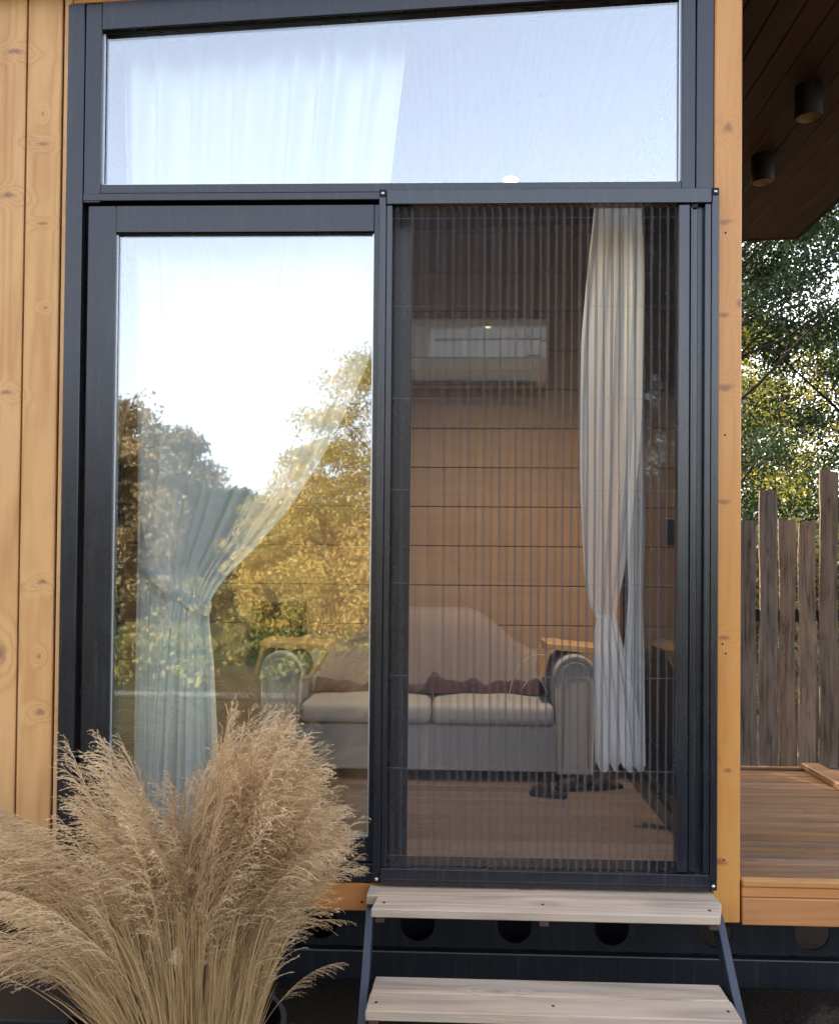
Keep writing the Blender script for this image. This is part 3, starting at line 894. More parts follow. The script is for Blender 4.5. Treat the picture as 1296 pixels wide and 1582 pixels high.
MB().box(-.214, .766, -.30, -.28, T2 - .045, T2 - .0285, .001).build('cross_bar', M['steel'], st)
for (xx, yq, zt_) in ((.268, -.13, T1), (.272, -.05, T1), (.270, -.235, T2), (.276, -.325, T2), (-.18, -.14, T1), (.73, -.145, T1), (-.185, -.33, T2), (.725, -.33, T2), (-.18, -.235, T2), (.725, -.235, T2)):
    MB().lathe([(.0045, -.002), (.0045, .0006), (0, .0009)], (0, 0, 0), 10).build('screw', M['hole'], st, (xx, yq, zt_ - .001))

# ------------------------------------------------------------------ deck on the right
dk = empty('porch_deck', (1.3, .6, 0), 'brown board porch deck on pine joists to the right of the orange post', 'deck')
DT = .672
DKX0, DKX1 = PX1 + .006, 1.66
yb = .02; k = 0
ymax = at(1180, 1183, 0).y
YD = 1.42
while yb < YD - .01:
    y2 = min(yb + .0575, YD)
    MB().box(DKX0, DKX1 + .4, yb, y2 - .003, DT - .022, DT - .001 * (k % 2), .0035).build('deck_board', M['deck'], dk)
    yb += .0575; k += 1
a = at(1200, 1372, -.012)
MB().box(DKX0, DKX1 + .4, -.014, .018, at(1200, 1373, -.014).z, DT, .004).build('edge_board', M['decklip'], dk)
MB().box(DKX0, DKX1 + .4, -.009, .04, at(1200, 1388, -.009).z, at(1200, 1373, -.014).z - .001, .003).build('trim_strip', M['beam'], dk)
MB().box(DKX0, DKX1 + .4, -.012, .04, .540, at(1200, 1388, -.009).z - .001, .003).build('front_joist', M['beam'], dk)
MB().box(DKX0, DKX1 + .4, .25, YD, .545, DT - .0225, .002).build('joist_frame', M['chassis'], dk)
# low kerb board running back along the deck
ka, kb = at(1242, 1188, 1.36), at(1300, 1214, .95)
MB().hexa([(1.615, -.0, DT + .001), (1.70, -.0, DT + .001), (1.66, 1.415, DT + .001), (1.585, 1.415, DT + .001), (1.615, -.0, DT + .03), (1.70, -.0, DT + .03), (1.66, 1.415, DT + .03), (1.585, 1.415, DT + .03)], .003).build('kerb_board', M['deck'], dk)
MB().box(DKX0, 1.584, YD - .03, YD, DT + .001, DT + .012, .002).build('kerb_board', M['deck'], dk)

# ------------------------------------------------------------------ fence
fe = empty('slab_fence', (3, 4.15, 0), 'rough brown waney slab fence of uneven height behind the deck', 'fence')
YF = 4.12
def picket(x0, x1, top, seed, name='picket'):
    rs = random.Random(seed)
    n = 15
    th = .022
    L = []; Rr = []
    zs = [top * t / (n - 1) for t in range(n)]
    oa, ob = rs.uniform(0, 6), rs.uniform(0, 6)
    for i_, z_ in enumerate(zs):
        L.append((x0 + .005 * math.sin(z_ * 5 + oa) + rs.uniform(-.003, .003), z_))
        Rr.append((x1 + .005 * math.sin(z_ * 4 + ob) + rs.uniform(-.003, .003), z_))
    tilt = rs.uniform(-.015, .015)
    L[-1] = (L[-1][0], top + tilt); Rr[-1] = (Rr[-1][0], top - tilt)
    vs = []; fs = []
    off = rs.uniform(-.004, .004)
    for (lx, lz), (rx_, rz_) in zip(L, Rr):
        bow = .004 * math.sin(lz * 2 + oa)
        vs += [(lx, YF + off + bow, lz), ((lx + rx_) / 2, YF - .009 + off + bow, (lz + rz_) / 2), (rx_, YF + off + bow, rz_), (rx_, YF + th + off, rz_), (lx, YF + th + off, lz)]
    for i_ in range(n - 1):
        a = i_ * 5; b = a + 5
        for q in range(5): fs.append((a + q, a + (q + 1) % 5, b + (q + 1) % 5, b + q))
    fs.append(tuple((n - 1) * 5 + q for q in range(5)))
    return MB().add(vs, fs).build(name, M['fence'], fe)


spec = [(1112, 1138, 806), (1141, 1169, 804), (1174, 1201, 757), (1204, 1229, 803), (1235, 1261, 805), (1267, 1295, 727)]
lastx = None
for i_, (a, b, tp) in enumerate(spec):
    A_, B_ = at(a, tp, YF), at(b, tp, YF)
    picket(A_.x, B_.x, A_.z, i_ + 1)
    lastx = B_.x
xx = lastx + .03
for i_ in range(26):
    wd = random.uniform(.11, .15)
    picket(xx, xx + wd, random.choice([1.88, 1.9, 2.1, 2.25, 1.95]), 50 + i_)
    xx += wd + random.uniform(.02, .035)
xx = at(1110, 806, YF).x
for i_ in range(30):
    wd = random.uniform(.11, .15)
    picket(xx - wd, xx, random.choice([1.88, 1.9, 2.1, 2.0, 1.95]), 150 + i_)
    xx -= wd + random.uniform(.02, .035)
rz_ = at(1200, 947, YF + .04).z
MB().box(-2.5, 6, YF + .03, YF + .075, rz_ - .06, rz_ + .03, .004).build('rail', M['gasket'], fe)

# ------------------------------------------------------------------ lamps
def soffit_lamp(px, py0, py1, pxw, label):
    hx = at(px, (py0 + py1) / 2, 0)
    # find distance where the top touches the soffit
    best = None
    for Y in np.linspace(.1, 2.4, 231):
        p = at(px, py0, Y)
        e = abs(p.z - roof_z(p.x))
        if best is None or e < best[0]: best = (e, Y, p)
    _, Y, p = best
    h = roof_z(p.x) - at(px, py1 - 6, Y).z
    t = empty('soffit_lamp', (p.x, Y, roof_z(p.x)), label, 'lamp', 'cylinder lamps under the porch roof')
    r = .051
    zt_ = roof_z(p.x)
    MB().lathe([(0, 0.006), (r, 0.006), (r, -h), (r - .004, -h - .001), (r - .005, -h + .012)], (0, 0, 0), 36).build('housing', M['lampblack'], t, (p.x, Y, zt_), smooth=False)
    MB().lathe([(r - .0052, -h + .002), (r - .008, -h + .012), (.028, -h + .028), (0.0, -h + .03)], (0, 0, 0), 32).build('reflector', M['reflector'], t, (p.x, Y, zt_), smooth=True)


soffit_lamp(1249, 132, 188, 42, 'black cylinder lamp on the soffit, the nearer and larger of the pair')
soffit_lamp(1178, 240, 288, 36, 'black cylinder lamp on the soffit, the farther and smaller of the pair')

pl_ = at(789, 277, .80)
cl = empty('ceiling_spot', (pl_.x, .80, roof_z(pl_.x) - .02), 'lit warm cylinder spotlight on the ceiling behind the upper pane', 'lamp')
zc = roof_z(pl_.x) - .021
hh = zc - pl_.z
MB().lathe([(0, .0), (.036, .0), (.036, -hh), (.030, -hh - .001), (.030, -hh + .012)], (0, 0, 0), 32).build('housing', M['lampblack'], cl, (pl_.x, .80, zc))
MB().lathe([(.0295, -hh + .006), (.027, -hh - .004), (.018, -hh - .010), (0, -hh - .012)], (0, 0, 0), 24).build('lens', emit('warm_lamp_lens', (1.0, .78, .48), 7), cl, (pl_.x, .80, zc))
ld = bpy.data.lights.new('ceiling_spot_beam', 'SPOT')
ld.energy = 19; ld.color = (1.0, .78, .52); ld.spot_size = R(138); ld.spot_blend = .8; ld.shadow_soft_size = .03
lo = bpy.data.objects.new('ceiling_spot_beam', ld); COL.objects.link(lo)
lo.location = (pl_.x, .80, pl_.z - .020)

# ------------------------------------------------------------------ air conditioner
ac = empty('air_conditioner', (.2, YB - .1, 2.5), 'white wall air conditioner high on the back wall behind the screen', 'air conditioner')
YA = YB - .20
ra, rb = at(845, 489, YA), at(600, 590, YA)
AX1, AX0, AZ1, AZ0 = ra.x, ra.x - .86, ra.z, rb.z
prof = [(YB - .002, AZ1), (YA + .03, AZ1), (YA + .006, AZ1 - .012), (YA, AZ1 - .05), (YA, AZ0 + .13), (YA + .012, AZ0 + .07), (YA + .05, AZ0 + .018), (YA + .09, AZ0), (YB - .002, AZ0)]
vs = [(AX0, y, z) for y, z in prof] + [(AX1, y, z) for y, z in prof]
n = len(prof)
MB().add(vs, [(k, k + 1, n + k + 1, n + k) for k in range(n - 1)] + [tuple(range(n - 1, -1, -1)), tuple(range(n, 2 * n))]).build('body', M['plastic'], ac)
zg = at(760, 525, YA).z
xg0 = at(672, 525, YA).x
M['ac_highlight'] = plain('painted_highlight', (0.85, .85, .85), .2, .6, .2, bumpa=0)
MB().tube([(xg0, YA - .001, zg), (AX1 - .05, YA - .001, zg + .006), (AX1 - .03, YA - .001, zg + .004), (AX1 - .018, YA - .001, zg - .008), (AX1 - .004, YA - .001, zg)], .006, 6).build('highlight_line', M['ac_highlight'], ac)  # pale tube stands in for the highlight along the front groove
zl = at(760, 552, YA).z
MB().box(AX0 + .03, AX1 - .03, YA - .001, YA + .01, zl - .003, zl).build('flap_gap', M['plastic_dk'], ac)
MB().box(AX1 - .10, AX1 - .03, YA - .002, YA + .005, zl + .006, zl + .012).build('display', M['plastic_dk'], ac)
MB().box(AX0 + .03, AX1 - .05, YA + .03, YA + .08, AZ0 - .001, AZ0 + .004).build('outlet', M['plastic_dk'], ac)

# ------------------------------------------------------------------ sofa
sf = empty('sofa', (-.1, 1.6, FLOOR), 'grey fabric loveseat with arched back and rolled arms against the wall', 'sofa')
YS = 1.16
s1 = at(920, 1100, YS).x; s0 = at(402, 1100, YS).x
zb_ = FLOOR + .045
cush_z = at(760, 1121, YS).z; seat_z = at(760, 1086, YS).z
ax_in_r = at(858, 1100, YS).x; ax_in_l = s0 + (s1 - ax_in_r)


def rounded(name, x0, x1, y0, y1, z0, z1, r, mat, parent, seg=4, puff=0.0):
    bm = bmesh.new()
    bmesh.ops.create_cube(bm, size=1)
    for v in bm.verts:
        v.co = Vector((x0 + (v.co.x + .5) * (x1 - x0), y0 + (v.co.y + .5) * (y1 - y0), z0 + (v.co.z + .5) * (z1 - z0)))
    bmesh.ops.bevel(bm, geom=list(bm.edges), offset=r, segments=seg, affect='EDGES', profile=.6)
    if puff:
        bmesh.ops.subdivide_edges(bm, edges=[e for e in bm.edges if e.calc_length() > .15], cuts=6, use_grid_fill=True)
        for v in bm.verts:
            u = (v.co.x - x0) / (x1 - x0); t = (v.co.y - y0) / (y1 - y0)
            if v.co.z > (z0 + z1) / 2: v.co.z += puff * math.sin(math.pi * min(max(u, 0), 1)) * math.sin(math.pi * min(max(t, 0), 1))
    me = bpy.data.meshes.new(name); bm.to_mesh(me); bm.free()
    me.materials.append(mat)
    me.polygons.foreach_set('use_smooth', [True] * len(me.polygons))
    return link(name, me, parent)


rounded('base', s0 + .03, s1 - .03, YS + .03, YB - .05, zb_, cush_z - .004, .02, M['sofa'], sf)
mid = at(666, 1100, YS).x
rounded('seat_cushion', mid + .003, ax_in_r - .004, YS - .005, YB - .35, cush_z, seat_z - .01, .03, M['sofa'], sf, puff=.018)
rounded('seat_cushion', ax_in_l + .004, mid - .003, YS - .005, YB - .35, cush_z, seat_z - .01, .03, M['sofa'], sf, puff=.018)
# arched backrest
xs_ = np.linspace(s0 + .06, s1 - .06, 40)
YBK = YB - .30
ztop_c = at(660, 940, YBK).z
ztop_e = at(905, 1010, YBK).z
cxm = (s0 + s1) / 2
hwid = (s1 - s0) / 2 - .06
def backtop(x):
    u = abs(x - cxm) / hwid
    if u < .25: t = 0
    else: t = (u - .25) / .75
    return ztop_c - (ztop_c - ztop_e) * (1 - math.cos(min(t * 1.25, 1) * math.pi)) / 2
rows = []
P = np.zeros((9, 40, 3))
for j, xq in enumerate(xs_):
    zt_ = backtop(xq)
    for i_, (yy_, zz_) in enumerate([(YB - .03, zb_), (YB - .03, zt_ - .05), (YB - .05, zt_ - .012), (YB - .12, zt_), (YBK + .06, zt_ - .002), (YBK + .01, zt_ - .03), (YBK - .01, zt_ - .09), (YBK - .05, seat_z), (YBK - .05, zb_ + .2)]):
        P[i_, j] = (xq, yy_, zz_)
link('backrest', grid_mesh('backrest', P, M['sofa_back']), sf)


# rolled arms
def arm(x0, x1, name='arm'):
    rr_ = (x1 - x0) / 2 + .005
    cx_ = (x0 + x1) / 2
    zc_ = at(880, 1012, YS).z - rr_
    n = 22
    ring = [(x1 - .008 if True else 0, zb_)]
    for k in range(n + 1):
        an = -R(20) + (math.pi + R(40)) * k / n
        ring.append((cx_ + rr_ * math.cos(an), zc_ + rr_ * math.sin(an)))
    ring.append((x0 + .008, zb_))
    ys_ = [(YS + .015, .94), (YS, .98), (YS + .012, 1.0), (YB - .10, 1.0)]
    P = np.zeros((len(ys_), len(ring), 3))
    for i_, (yq, sq) in enumerate(ys_):
        for j, (a_, b_) in enumerate(ring):
            P[i_, j] = (cx_ + (a_ - cx_) * sq, yq, zb_ + (b_ - zb_) * (sq if i_ < 2 else 1) if b_ > zb_ + .01 else b_)
    o = link(name, grid_mesh(name, P, M['sofa'], close_u=True), sf)
    m = MB()
    m.add([tuple(P[0, j]) for j in range(len(ring))], [tuple(range(len(ring)))])
    m.build('arm_front', M['sofa'], o)
    # piping scroll on the arm front
    pts_ = [(cx_ + rr_ * .62 * math.cos(t), YS + .002, zc_ + rr_ * .62 * math.sin(t)) for t in np.linspace(-.3, math.pi + .3, 16)]
    pts_ = [(cx_ + rr_ * .62, YS + .006, zb_ + .03)] + pts_ + [(cx_ - rr_ * .62, YS + .006, zb_ + .03)]
    MB().tube(pts_, .0025, 6).build('piping', M['sofa'], o, smooth=True)
    return cx_, rr_, zc_ + rr_


ar = arm(ax_in_r, s1)
al = arm(s0, ax_in_l)
for xx in (s0 + .08, s1 - .08):
    for yq in (YS + .08, YB - .15):
        MB().lathe([(.022, 0), (.028, .046), (0, .046), (0, 0)], (0, 0, 0), 12).build('foot', M['shoe'], sf, (xx, yq, FLOOR))


def tray(cx_, zt_, flip, label, tilt):
    t = empty('armrest_tray', (cx_, YS + .16, zt_), label, 'tray', 'wooden trays clipped over the sofa arms')
    wdt = .150
    y0, y1 = YS + .04, YS + .30
    th = .016
    e0 = zt_ + .006 + tilt; e1 = zt_ + .006 - tilt
    MB().hexa([(cx_ - wdt, y0, e0), (cx_ + wdt, y0, e1), (cx_ + wdt, y1, e1), (cx_ - wdt, y1, e0), (cx_ - wdt, y0, e0 + .028), (cx_ + wdt, y0, e1 + .028), (cx_ + wdt, y1, e1 + .028), (cx_ - wdt, y1, e0 + .028)], .003).build('tray_top', M['traywood'], t)
    for sg, e in ((-1, e0), (1, e1)):
        xt = cx_ + sg * (wdt - .012)
        xb_ = cx_ + (-wdt - .045 if sg < 0 else wdt - .085)
        if sg < 0: xb_ = xt - .03
        MB().hexa([(xb_ - .009, y0 + .0, e - .12), (xb_ + .009, y0, e - .12), (xb_ + .009, y1, e - .12), (xb_ - .009, y1, e - .12), (xt - .009, y0, e - .001), (xt + .009, y0, e - .001), (xt + .009, y1, e - .001), (xt - .009, y1, e - .001)], .002).build('side_flap', M['traywood'], t)


tc_ = at(898, 1015, YS + .04).x
tray(tc_, ar[2], 1, 'light wood armrest tray over the right sofa arm, beside the curtain', .012)
tray(al[0] + .05, al[2], 1, 'light wood armrest tray over the left sofa arm, behind the door pane', .006)

# dark throw along the seat
xs_ = np.linspace(ax_in_l + .03, ax_in_r - .01, 60)
P = np.zeros((7, 60, 3))
for j, xq in enumerate(xs_):
    hgt = .030 + .016 * math.sin(xq * 7.3) + .010 * math.sin(xq * 19.1 + 1) + .014 * math.sin(xq * 53 + 2) * math.sin(xq * 11)
    hgt += .05 * math.exp(-((xq - mid) / .05) ** 2)
    for i_, (yy_, f_) in enumerate([(0, 0), (.012, .6), (.04, 1), (.09, 1.1), (.14, .9), (.2, .6), (.26, 0)]):
        P[i_, j] = (xq, YS + .22 + yy_ + .012 * math.sin(xq * 30 + i_), seat_z - .006 + .012 * 1 + hgt * f_)
tag(link('throw_blanket', grid_mesh('throw_blanket', P, M['throw'])), 'dark brown rumpled throw lying along the sofa seat', 'blanket')
# white cable hanging in loops over the seat
c_pts = []
for t in np.linspace(0, 1, 24):
    px = 786 + 60 * t; py = 1080 - 75 * math.sin(min(1, t * 1.15) * math.pi / 2) + (8 * t)
    px = 786 + 62 * (t ** 1.6)
    c_pts.append(at(px, py, YS + .08))
cb = MB().tube(c_pts, .0022, 6)
for t in (0,):
    pass
c2 = [at(805 + 42 * t, 1068 - 26 * math.sin(t * math.pi) + 6 * t, YS + .10) for t in np.linspace(0, 1, 16)]
cb.tube(c2, .0022, 6)
tag(cb.build('charging_cable', M['cable'], smooth=True), 'thin pale cable looping from the sofa seat to the armrest tray', 'cable')


# slippers
def slipper(px, py, Y, rot, label, grp='black slippers on the floor in front of the sofa'):
    p = at(px, py, Y)
    t = empty('slipper', (p.x, Y, FLOOR), label, 'slipper', grp)
    t.rotation_euler = (0, 0, rot); t.scale = (.6, .75, .8)
    prof = [(-.13, .02), (-.12, .036), (-.06, .036), (0, .04), (.06, .045), (.11, .038), (.13, .01)]
    P = np.zeros((2, 14, 3))
    loop = [(a, b) for a, b in prof] + [(a, -b) for a, b in prof[::-1]]
    v = [(a, b, 0.001) for a, b in loop] + [(a, b, .02) for a, b in loop]
    n = len(loop)
    o = MB().add(v, [(k, (k + 1) % n, n + (k + 1) % n, n + k) for k in range(n)] + [tuple(range(n - 1, -1, -1)), tuple(range(n, 2 * n))]).mesh('sole', M['shoe'])
    so_ = bpy.data.objects.new('sole', o); COL.objects.link(so_); so_.parent = t
    P = np.zeros((9, 9, 3))
    for i_ in range(9):
        a = -.01 + .115 * i_ / 8
        for j in range(9):
            an = math.pi * j / 8
            hgt = .05 * (1 - .5 * (i_ / 8) ** 2)
            P[i_, j] = (a, .042 * math.cos(an) * (1 - .25 * (i_ / 8) ** 3), .019 + hgt * math.sin(an))
    me = grid_mesh('strap', P, M['shoe'])
    so_ = bpy.data.objects.new('strap', me); COL.objects.link(so_); so_.parent = t


slipper(846, 1246, .98, R(160), 'dark slipper in front of the sofa, leftmost one, heel outward')
slipper(885, 1234, 1.09, R(190), 'dark slipper touching the leftmost one, closer to the sofa')
slipper(934, 1228, 1.12, R(200), 'dark slipper at the foot of the curtain right of the sofa')


# ------------------------------------------------------------------ curtains
def interp(tab, z):
    zs = [t[0] for t in tab]
    return [np.interp(z, zs[::-1], [t[k] for t in tab][::-1]) for k in range(1, len(tab[0]))]


def curtain(name, rows, Y, folds, amp, mat, parent, seed=0, nu=260, nv=90, ripple=.0, hem=0.0):
    """rows: (py, left px, right px, fold depth factor) down the picture; hangs at the real distance Y"""
    rg = np.random.default_rng(seed)
    ph1, ph2 = rg.uniform(0, 6, 2)
    py = np.array([r[0] for r in rows], float)
    q = np.linspace(py[0], py[-1], nv)
    Lx = np.interp(q, py, [r[1] for r in rows]); Rx = np.interp(q, py, [r[2] for r in rows]); am = np.interp(q, py, [r[3] for r in rows])
    # smooth
    ker = np.hanning(9); ker /= ker.sum()
    sm = lambda a: np.convolve(np.pad(a, 4, 'edge'), ker, 'valid')
    Lx, Rx, am = sm(Lx), sm(Rx), sm(am)
    u = np.linspace(0, 1, nu)
    warp = u + .018 * np.sin(u * 17 + ph1) + .012 * np.sin(u * 41 + ph2)
    P = np.zeros((nv, nu, 3))
    for i_ in range(nv):
        l = at(Lx[i_], q[i_], Y); r = at(Rx[i_], q[i_], Y)
        wd = r.x - l.x
        zrow = l.z + (r.z - l.z) * u
        mod = .7 + .3 * np.sin(u * 9 + ph2)
        dz = amp * am[i_] * mod
        fy = np.sin(2 * math.pi * folds * warp) + .35 * np.sin(4 * math.pi * folds * warp + ph1 + .006 * q[i_])
        P[i_, :, 0] = l.x + wd * (u + (.10 / folds) * np.cos(2 * math.pi * folds * warp))
        P[i_, :, 1] = Y + dz * fy
        P[i_, :, 2] = zrow
        if hem and i_ > nv - 8: P[i_, :, 2] += hem * np.sin(2 * math.pi * folds * warp) * (i_ - nv + 8) / 8
    return link(name, grid_mesh(name, P, mat), parent)


def fix_parent(o, loc): return o


lc = empty('curtain', (-.75, .2, 3.2), 'white sheer curtain tied back low, hanging behind the large left pane', 'curtain', 'sheer curtains behind the glass front')
curtain('upper_drape', [(40, 186, 632, 1), (95, 188, 628, 1), (281, 192, 606, 1), (420, 206, 594, 1), (560, 212, 572, .9), (640, 213, 535, .8), (720, 213, 492, .7), (790, 214, 445, .55), (850, 222, 392, .4), (895, 236, 345, .22), (930, 262, 322, .12)], .175, 11, .030, M['sheer'], lc, 3, nu=420)
curtain('lower_drape', [(926, 258, 322, .12), (960, 250, 322, .4), (1020, 244, 328, .8), (1120, 236, 332, 1), (1240, 228, 337, 1), (1318, 224, 340, 1)], .175, 6, .028, M['sheer_dense'], lc, 5)
curtain('edge_drape', [(300, 208, 262, .6), (800, 211, 262, .6), (1000, 208, 250, .6), (1318, 204, 246, .6)], .22, 3, .012, M['sheer'], lc, 6)
# tie band
tb = [at(214, 866, .20), at(240, 892, .150), at(270, 915, .135), at(300, 934, .135), at(322, 940, .15), at(326, 934, .19)]
m = MB()
P = np.zeros((5, len(tb), 3))
for k in range(5):
    for j, p in enumerate(tb): P[k, j] = (p.x, p.y + .004 * math.sin(k * 1.6 + j), p.z + (.024 - .012 * k) * (1 + .15 * math.sin(j * 2)))
link('tie_band', grid_mesh('tie_band', P, M['sheer_dense']), lc)
MB().tube([(-1.3, .175, roof_z(-1.3) - .06), (.75, .175, roof_z(.75) - .06)], .008, 10).build('rod', M['lampblack'], lc)

rc = empty('curtain', (.5, .2, 3.0), 'white sheer curtain tied back behind the right end of the pleated screen', 'curtain', 'sheer curtains behind the glass front')
curtain('upper_drape', [(296, 918, 990, 1), (340, 914, 990, 1), (420, 905, 994, 1), (520, 896, 992, 1), (620, 893, 990, 1), (720, 893, 984, .9), (820, 897, 972, .8), (890, 901, 962, .5), (935, 908, 952, .3), (955, 922, 950, .2)], .22, 4, .012, M['sheer_thick'], rc, 9, nu=220)
curtain('lower_drape', [(950, 922, 950, .2), (985, 916, 958, .5), (1040, 916, 970, .8), (1110, 918, 984, 1), (1175, 918, 992, 1), (1186, 918, 993, 1)], .22, 4, .026, M['sheer_light'], rc, 10, hem=.012)
curtain('lower_layer', [(950, 926, 948, .2), (985, 922, 956, .5), (1040, 920, 965, .8), (1110, 922, 976, 1), (1160, 922, 982, 1), (1170, 922, 984, 1)], .25, 3, .02, M['sheer_light'], rc, 12, hem=.015)

sc2 = empty('curtain', (.76, .7, 3.0), 'greenish white sheer curtain hanging at the side window behind the tied one', 'curtain', 'sheer curtains behind the glass front')
curtain('drape', [(300, 962, 990, .6), (600, 964, 992, .6), (820, 966, 996, .6), (920, 970, 992, .4), (1000, 962, 994, .6), (1110, 958, 995, 1), (1180, 955, 996, 1)], .62, 3, .03, M['sheer'], sc2, 21, nu=140, hem=.01)
MB().tube([(.765, .2, 3.30), (.765, 1.6, 3.30)], .007, 8).build('rod', M['lampblack'], sc2)

# ------------------------------------------------------------------ trees
def tubes_np(paths):
    m = MB()
    for pts_, rad, n in paths: m.tube(pts_, rad, n, cap=False)
    return m


def leaf_cloud(name, centers, radii, per, size, mat, parent, seed, flat=.7):
    rg = np.random.default_rng(seed)
    C_ = np.repeat(np.asarray(centers), per, axis=0)
    Rr_ = np.repeat(np.asarray(radii), per)
    n = len(C_)
    d = rg.normal(size=(n, 3)); d /= np.linalg.norm(d, axis=1)[:, None]
    rr_ = rg.uniform(0, 1, n) ** .45
    Pp = C_ + d * (rr_ * Rr_)[:, None] * np.array([1, 1, flat])
    sz = size * rg.uniform(.6, 1.3, n)
    a = rg.normal(size=(n, 3)); a /= np.linalg.norm(a, axis=1)[:, None]
    b = rg.normal(size=(n, 3)); b -= (b * a).sum(1)[:, None] * a; b /= np.linalg.norm(b, axis=1)[:, None]
    c = np.cross(a, b)
    v0 = Pp - a * sz[:, None]; v1 = Pp + b * (sz * .55)[:, None] + c * (sz * .12)[:, None]; v2 = Pp + a * sz[:, None]; v3 = Pp - b * (sz * .55)[:, None] + c * (sz * .12)[:, None]
    V = np.stack([v0, v1, v2, v3], 1).reshape(-1, 3)
    F = np.arange(n * 4).reshape(n, 4)
    return link(name, np_mesh(name, V, F, mat), parent)


def tree(name, x, y, h, cr, mat, label, cat, seed, group=None, nclump=150, per=150, leaf=.045, low=.25, trunk_r=.16, wide=1.0, clump_r=.42, shape='round', bias=None):
    rg = np.random.default_rng(seed)
    t = empty(name, (x, y, 0), label, cat, group)
    paths = []
    lean = rg.normal(0, .02, 2)
    tp = [(x + lean[0] * h * s_, y + lean[1] * h * s_, h * .88 * s_) for s_ in np.linspace(-.01, 1, 8)]
    paths.append((tp, [trunk_r * (1 - .9 * s_) for s_ in np.linspace(0, 1, 8)], 9))
    cents = []; rads = []
    for k in range(nclump):
        # point in crown volume, biased outward
        u = rg.uniform(low, 1.0)
        if shape == 'round': w_ = math.sqrt(max(.05, 1 - ((u - (low + 1) / 2) / ((1 - low) / 2)) ** 2)) ** .8
        elif shape == 'cone': w_ = (1 - (u - low) / (1 - low)) ** .7 + .08
        else: w_ = 1
        an = rg.uniform(0, 2 * math.pi); rr_ = cr * w_ * rg.uniform(.25, 1) ** .6 * (1 + .25 * math.sin(3 * an + seed))
        c_ = np.array([x + rr_ * math.cos(an) * wide, y + rr_ * math.sin(an), u * h])
        if bias is not None and not bias(c_, rg): continue
        cents.append(c_); rads.append(clump_r * rg.uniform(.6, 1.3))
        if k % 7 == 0:
            zs = max(h * low * .6, c_[2] - rr_ * rg.uniform(.5, .9)); f = zs / (h * .88)
            st_ = Vector((x + lean[0] * h * f, y + lean[1] * h * f, zs)); en = Vector(c_)
            md = (st_ + en) / 2 + Vector((rg.normal(0, .08), rg.normal(0, .08), -.08 * rr_ + rg.normal(0, .05)))
            rb_ = max(.012, trunk_r * (1 - .85 * f) * .45)
            pts_ = [st_, st_.lerp(md, .5) + Vector((rg.normal(0, .03), rg.normal(0, .03), 0)), md, md.lerp(en, .5), en]
            paths.append((pts_, [rb_, rb_ * .75, rb_ * .55, rb_ * .35, rb_ * .12], 5))
    tubes_np(paths).build('trunk', M['bark'], t, smooth=True)
    leaf_cloud('crown', cents, rads, per, leaf, mat, t, seed + 1)
    return t


# trees behind the fence, right
tree('broadleaf_tree', 3.1, 9.2, 7.4, 2.7, M['leaf_green'], 'dark green tree right behind the slab fence with sky showing through', 'tree', 41, nclump=620, per=260, leaf=.030, low=.08, clump_r=.42, wide=1.1, trunk_r=.12,
     bias=lambda c_, rg: not (2.4 < c_[2] < 4.5 and rg.uniform() < .62))
tree('autumn_tree', 4.0, 14.0, 6.0, 3.4, M['leaf_yellow'], 'yellow green sunlit tree glowing beyond the dark tree at the right', 'tree', 43, nclump=300, per=200, leaf=.033, low=.06, clump_r=.5, trunk_r=.15)
tree('broadleaf_tree', 7.5, 10.5, 8.5, 3.3, M['leaf_green'], 'tall dark tree outside the right edge of the photo behind the fence', 'tree', 44, nclump=300, per=200, leaf=.045, low=.1, clump_r=.55)
tree('broadleaf_tree', 6.5, 21, 9.5, 4.5, M['leaf_green'], 'big dark tree farthest back behind the yellow green one at the right', 'tree', 46, nclump=420, per=200, leaf=.06, low=.05, clump_r=.7)
# low shrubs right behind the fence
cs_ = []; rs_ = []
rg = np.random.default_rng(5)
for k in range(150):
    cs_.append((rg.uniform(-2.0, 6.5), rg.uniform(5.0, 6.6), rg.uniform(.2, 1.9))); rs_.append(rg.uniform(.25, .45))
hd = leaf_cloud('hedge', cs_, rs_, 150, .045, M['hedge'], None, 77)
tag(hd, 'low green undergrowth filling the gaps behind the slab fence', 'hedge', kind='stuff')

# across the lawn, seen mirrored in the door pane
G = 'trees mirrored in the door pane'
def vx(px, d):  # real x of something mirrored at picture column px, d metres in front of the facade
    return at(px, 850, d).x
tree('autumn_tree', vx(600, 15), -15, 5.6, 1.9, M['leaf_gold'], 'tallest golden tree mirrored at the right edge of the door pane', 'tree', 51, G, nclump=230, per=225, leaf=.033, low=.05, trunk_r=.14, clump_r=.42)
tree('autumn_tree', vx(505, 15.5), -15.5, 3.9, 1.35, M['leaf_gold'], 'shorter yellow tree mirrored left of the tallest golden one', 'tree', 52, G, nclump=150, per=225, leaf=.033, low=.03, trunk_r=.10, clump_r=.38)
tree('autumn_tree', vx(430, 16.5), -16.5, 2.9, 1.2, M['leaf_gold'], 'small low golden tree mirrored above the sofa arm', 'tree', 53, G, nclump=110, per=210, leaf=.033, low=.03, trunk_r=.08, clump_r=.36)
tree('autumn_tree', vx(700, 14.5), -14.0, 5.2, 2.2, M['leaf_gold'], 'golden tree across the lawn hidden behind the screen door side', 'tree', 54, G, nclump=160, per=180, leaf=.033, low=.05, trunk_r=.14, clump_r=.5)
tree('broadleaf_tree', vx(255, 21), -21, 4.9, 1.75, M['leaf_brown'], 'grey brown round tree mirrored behind the tied curtain', 'tree', 55, G, nclump=150, per=130, leaf=.065, low=.08, trunk_r=.16, clump_r=.42)
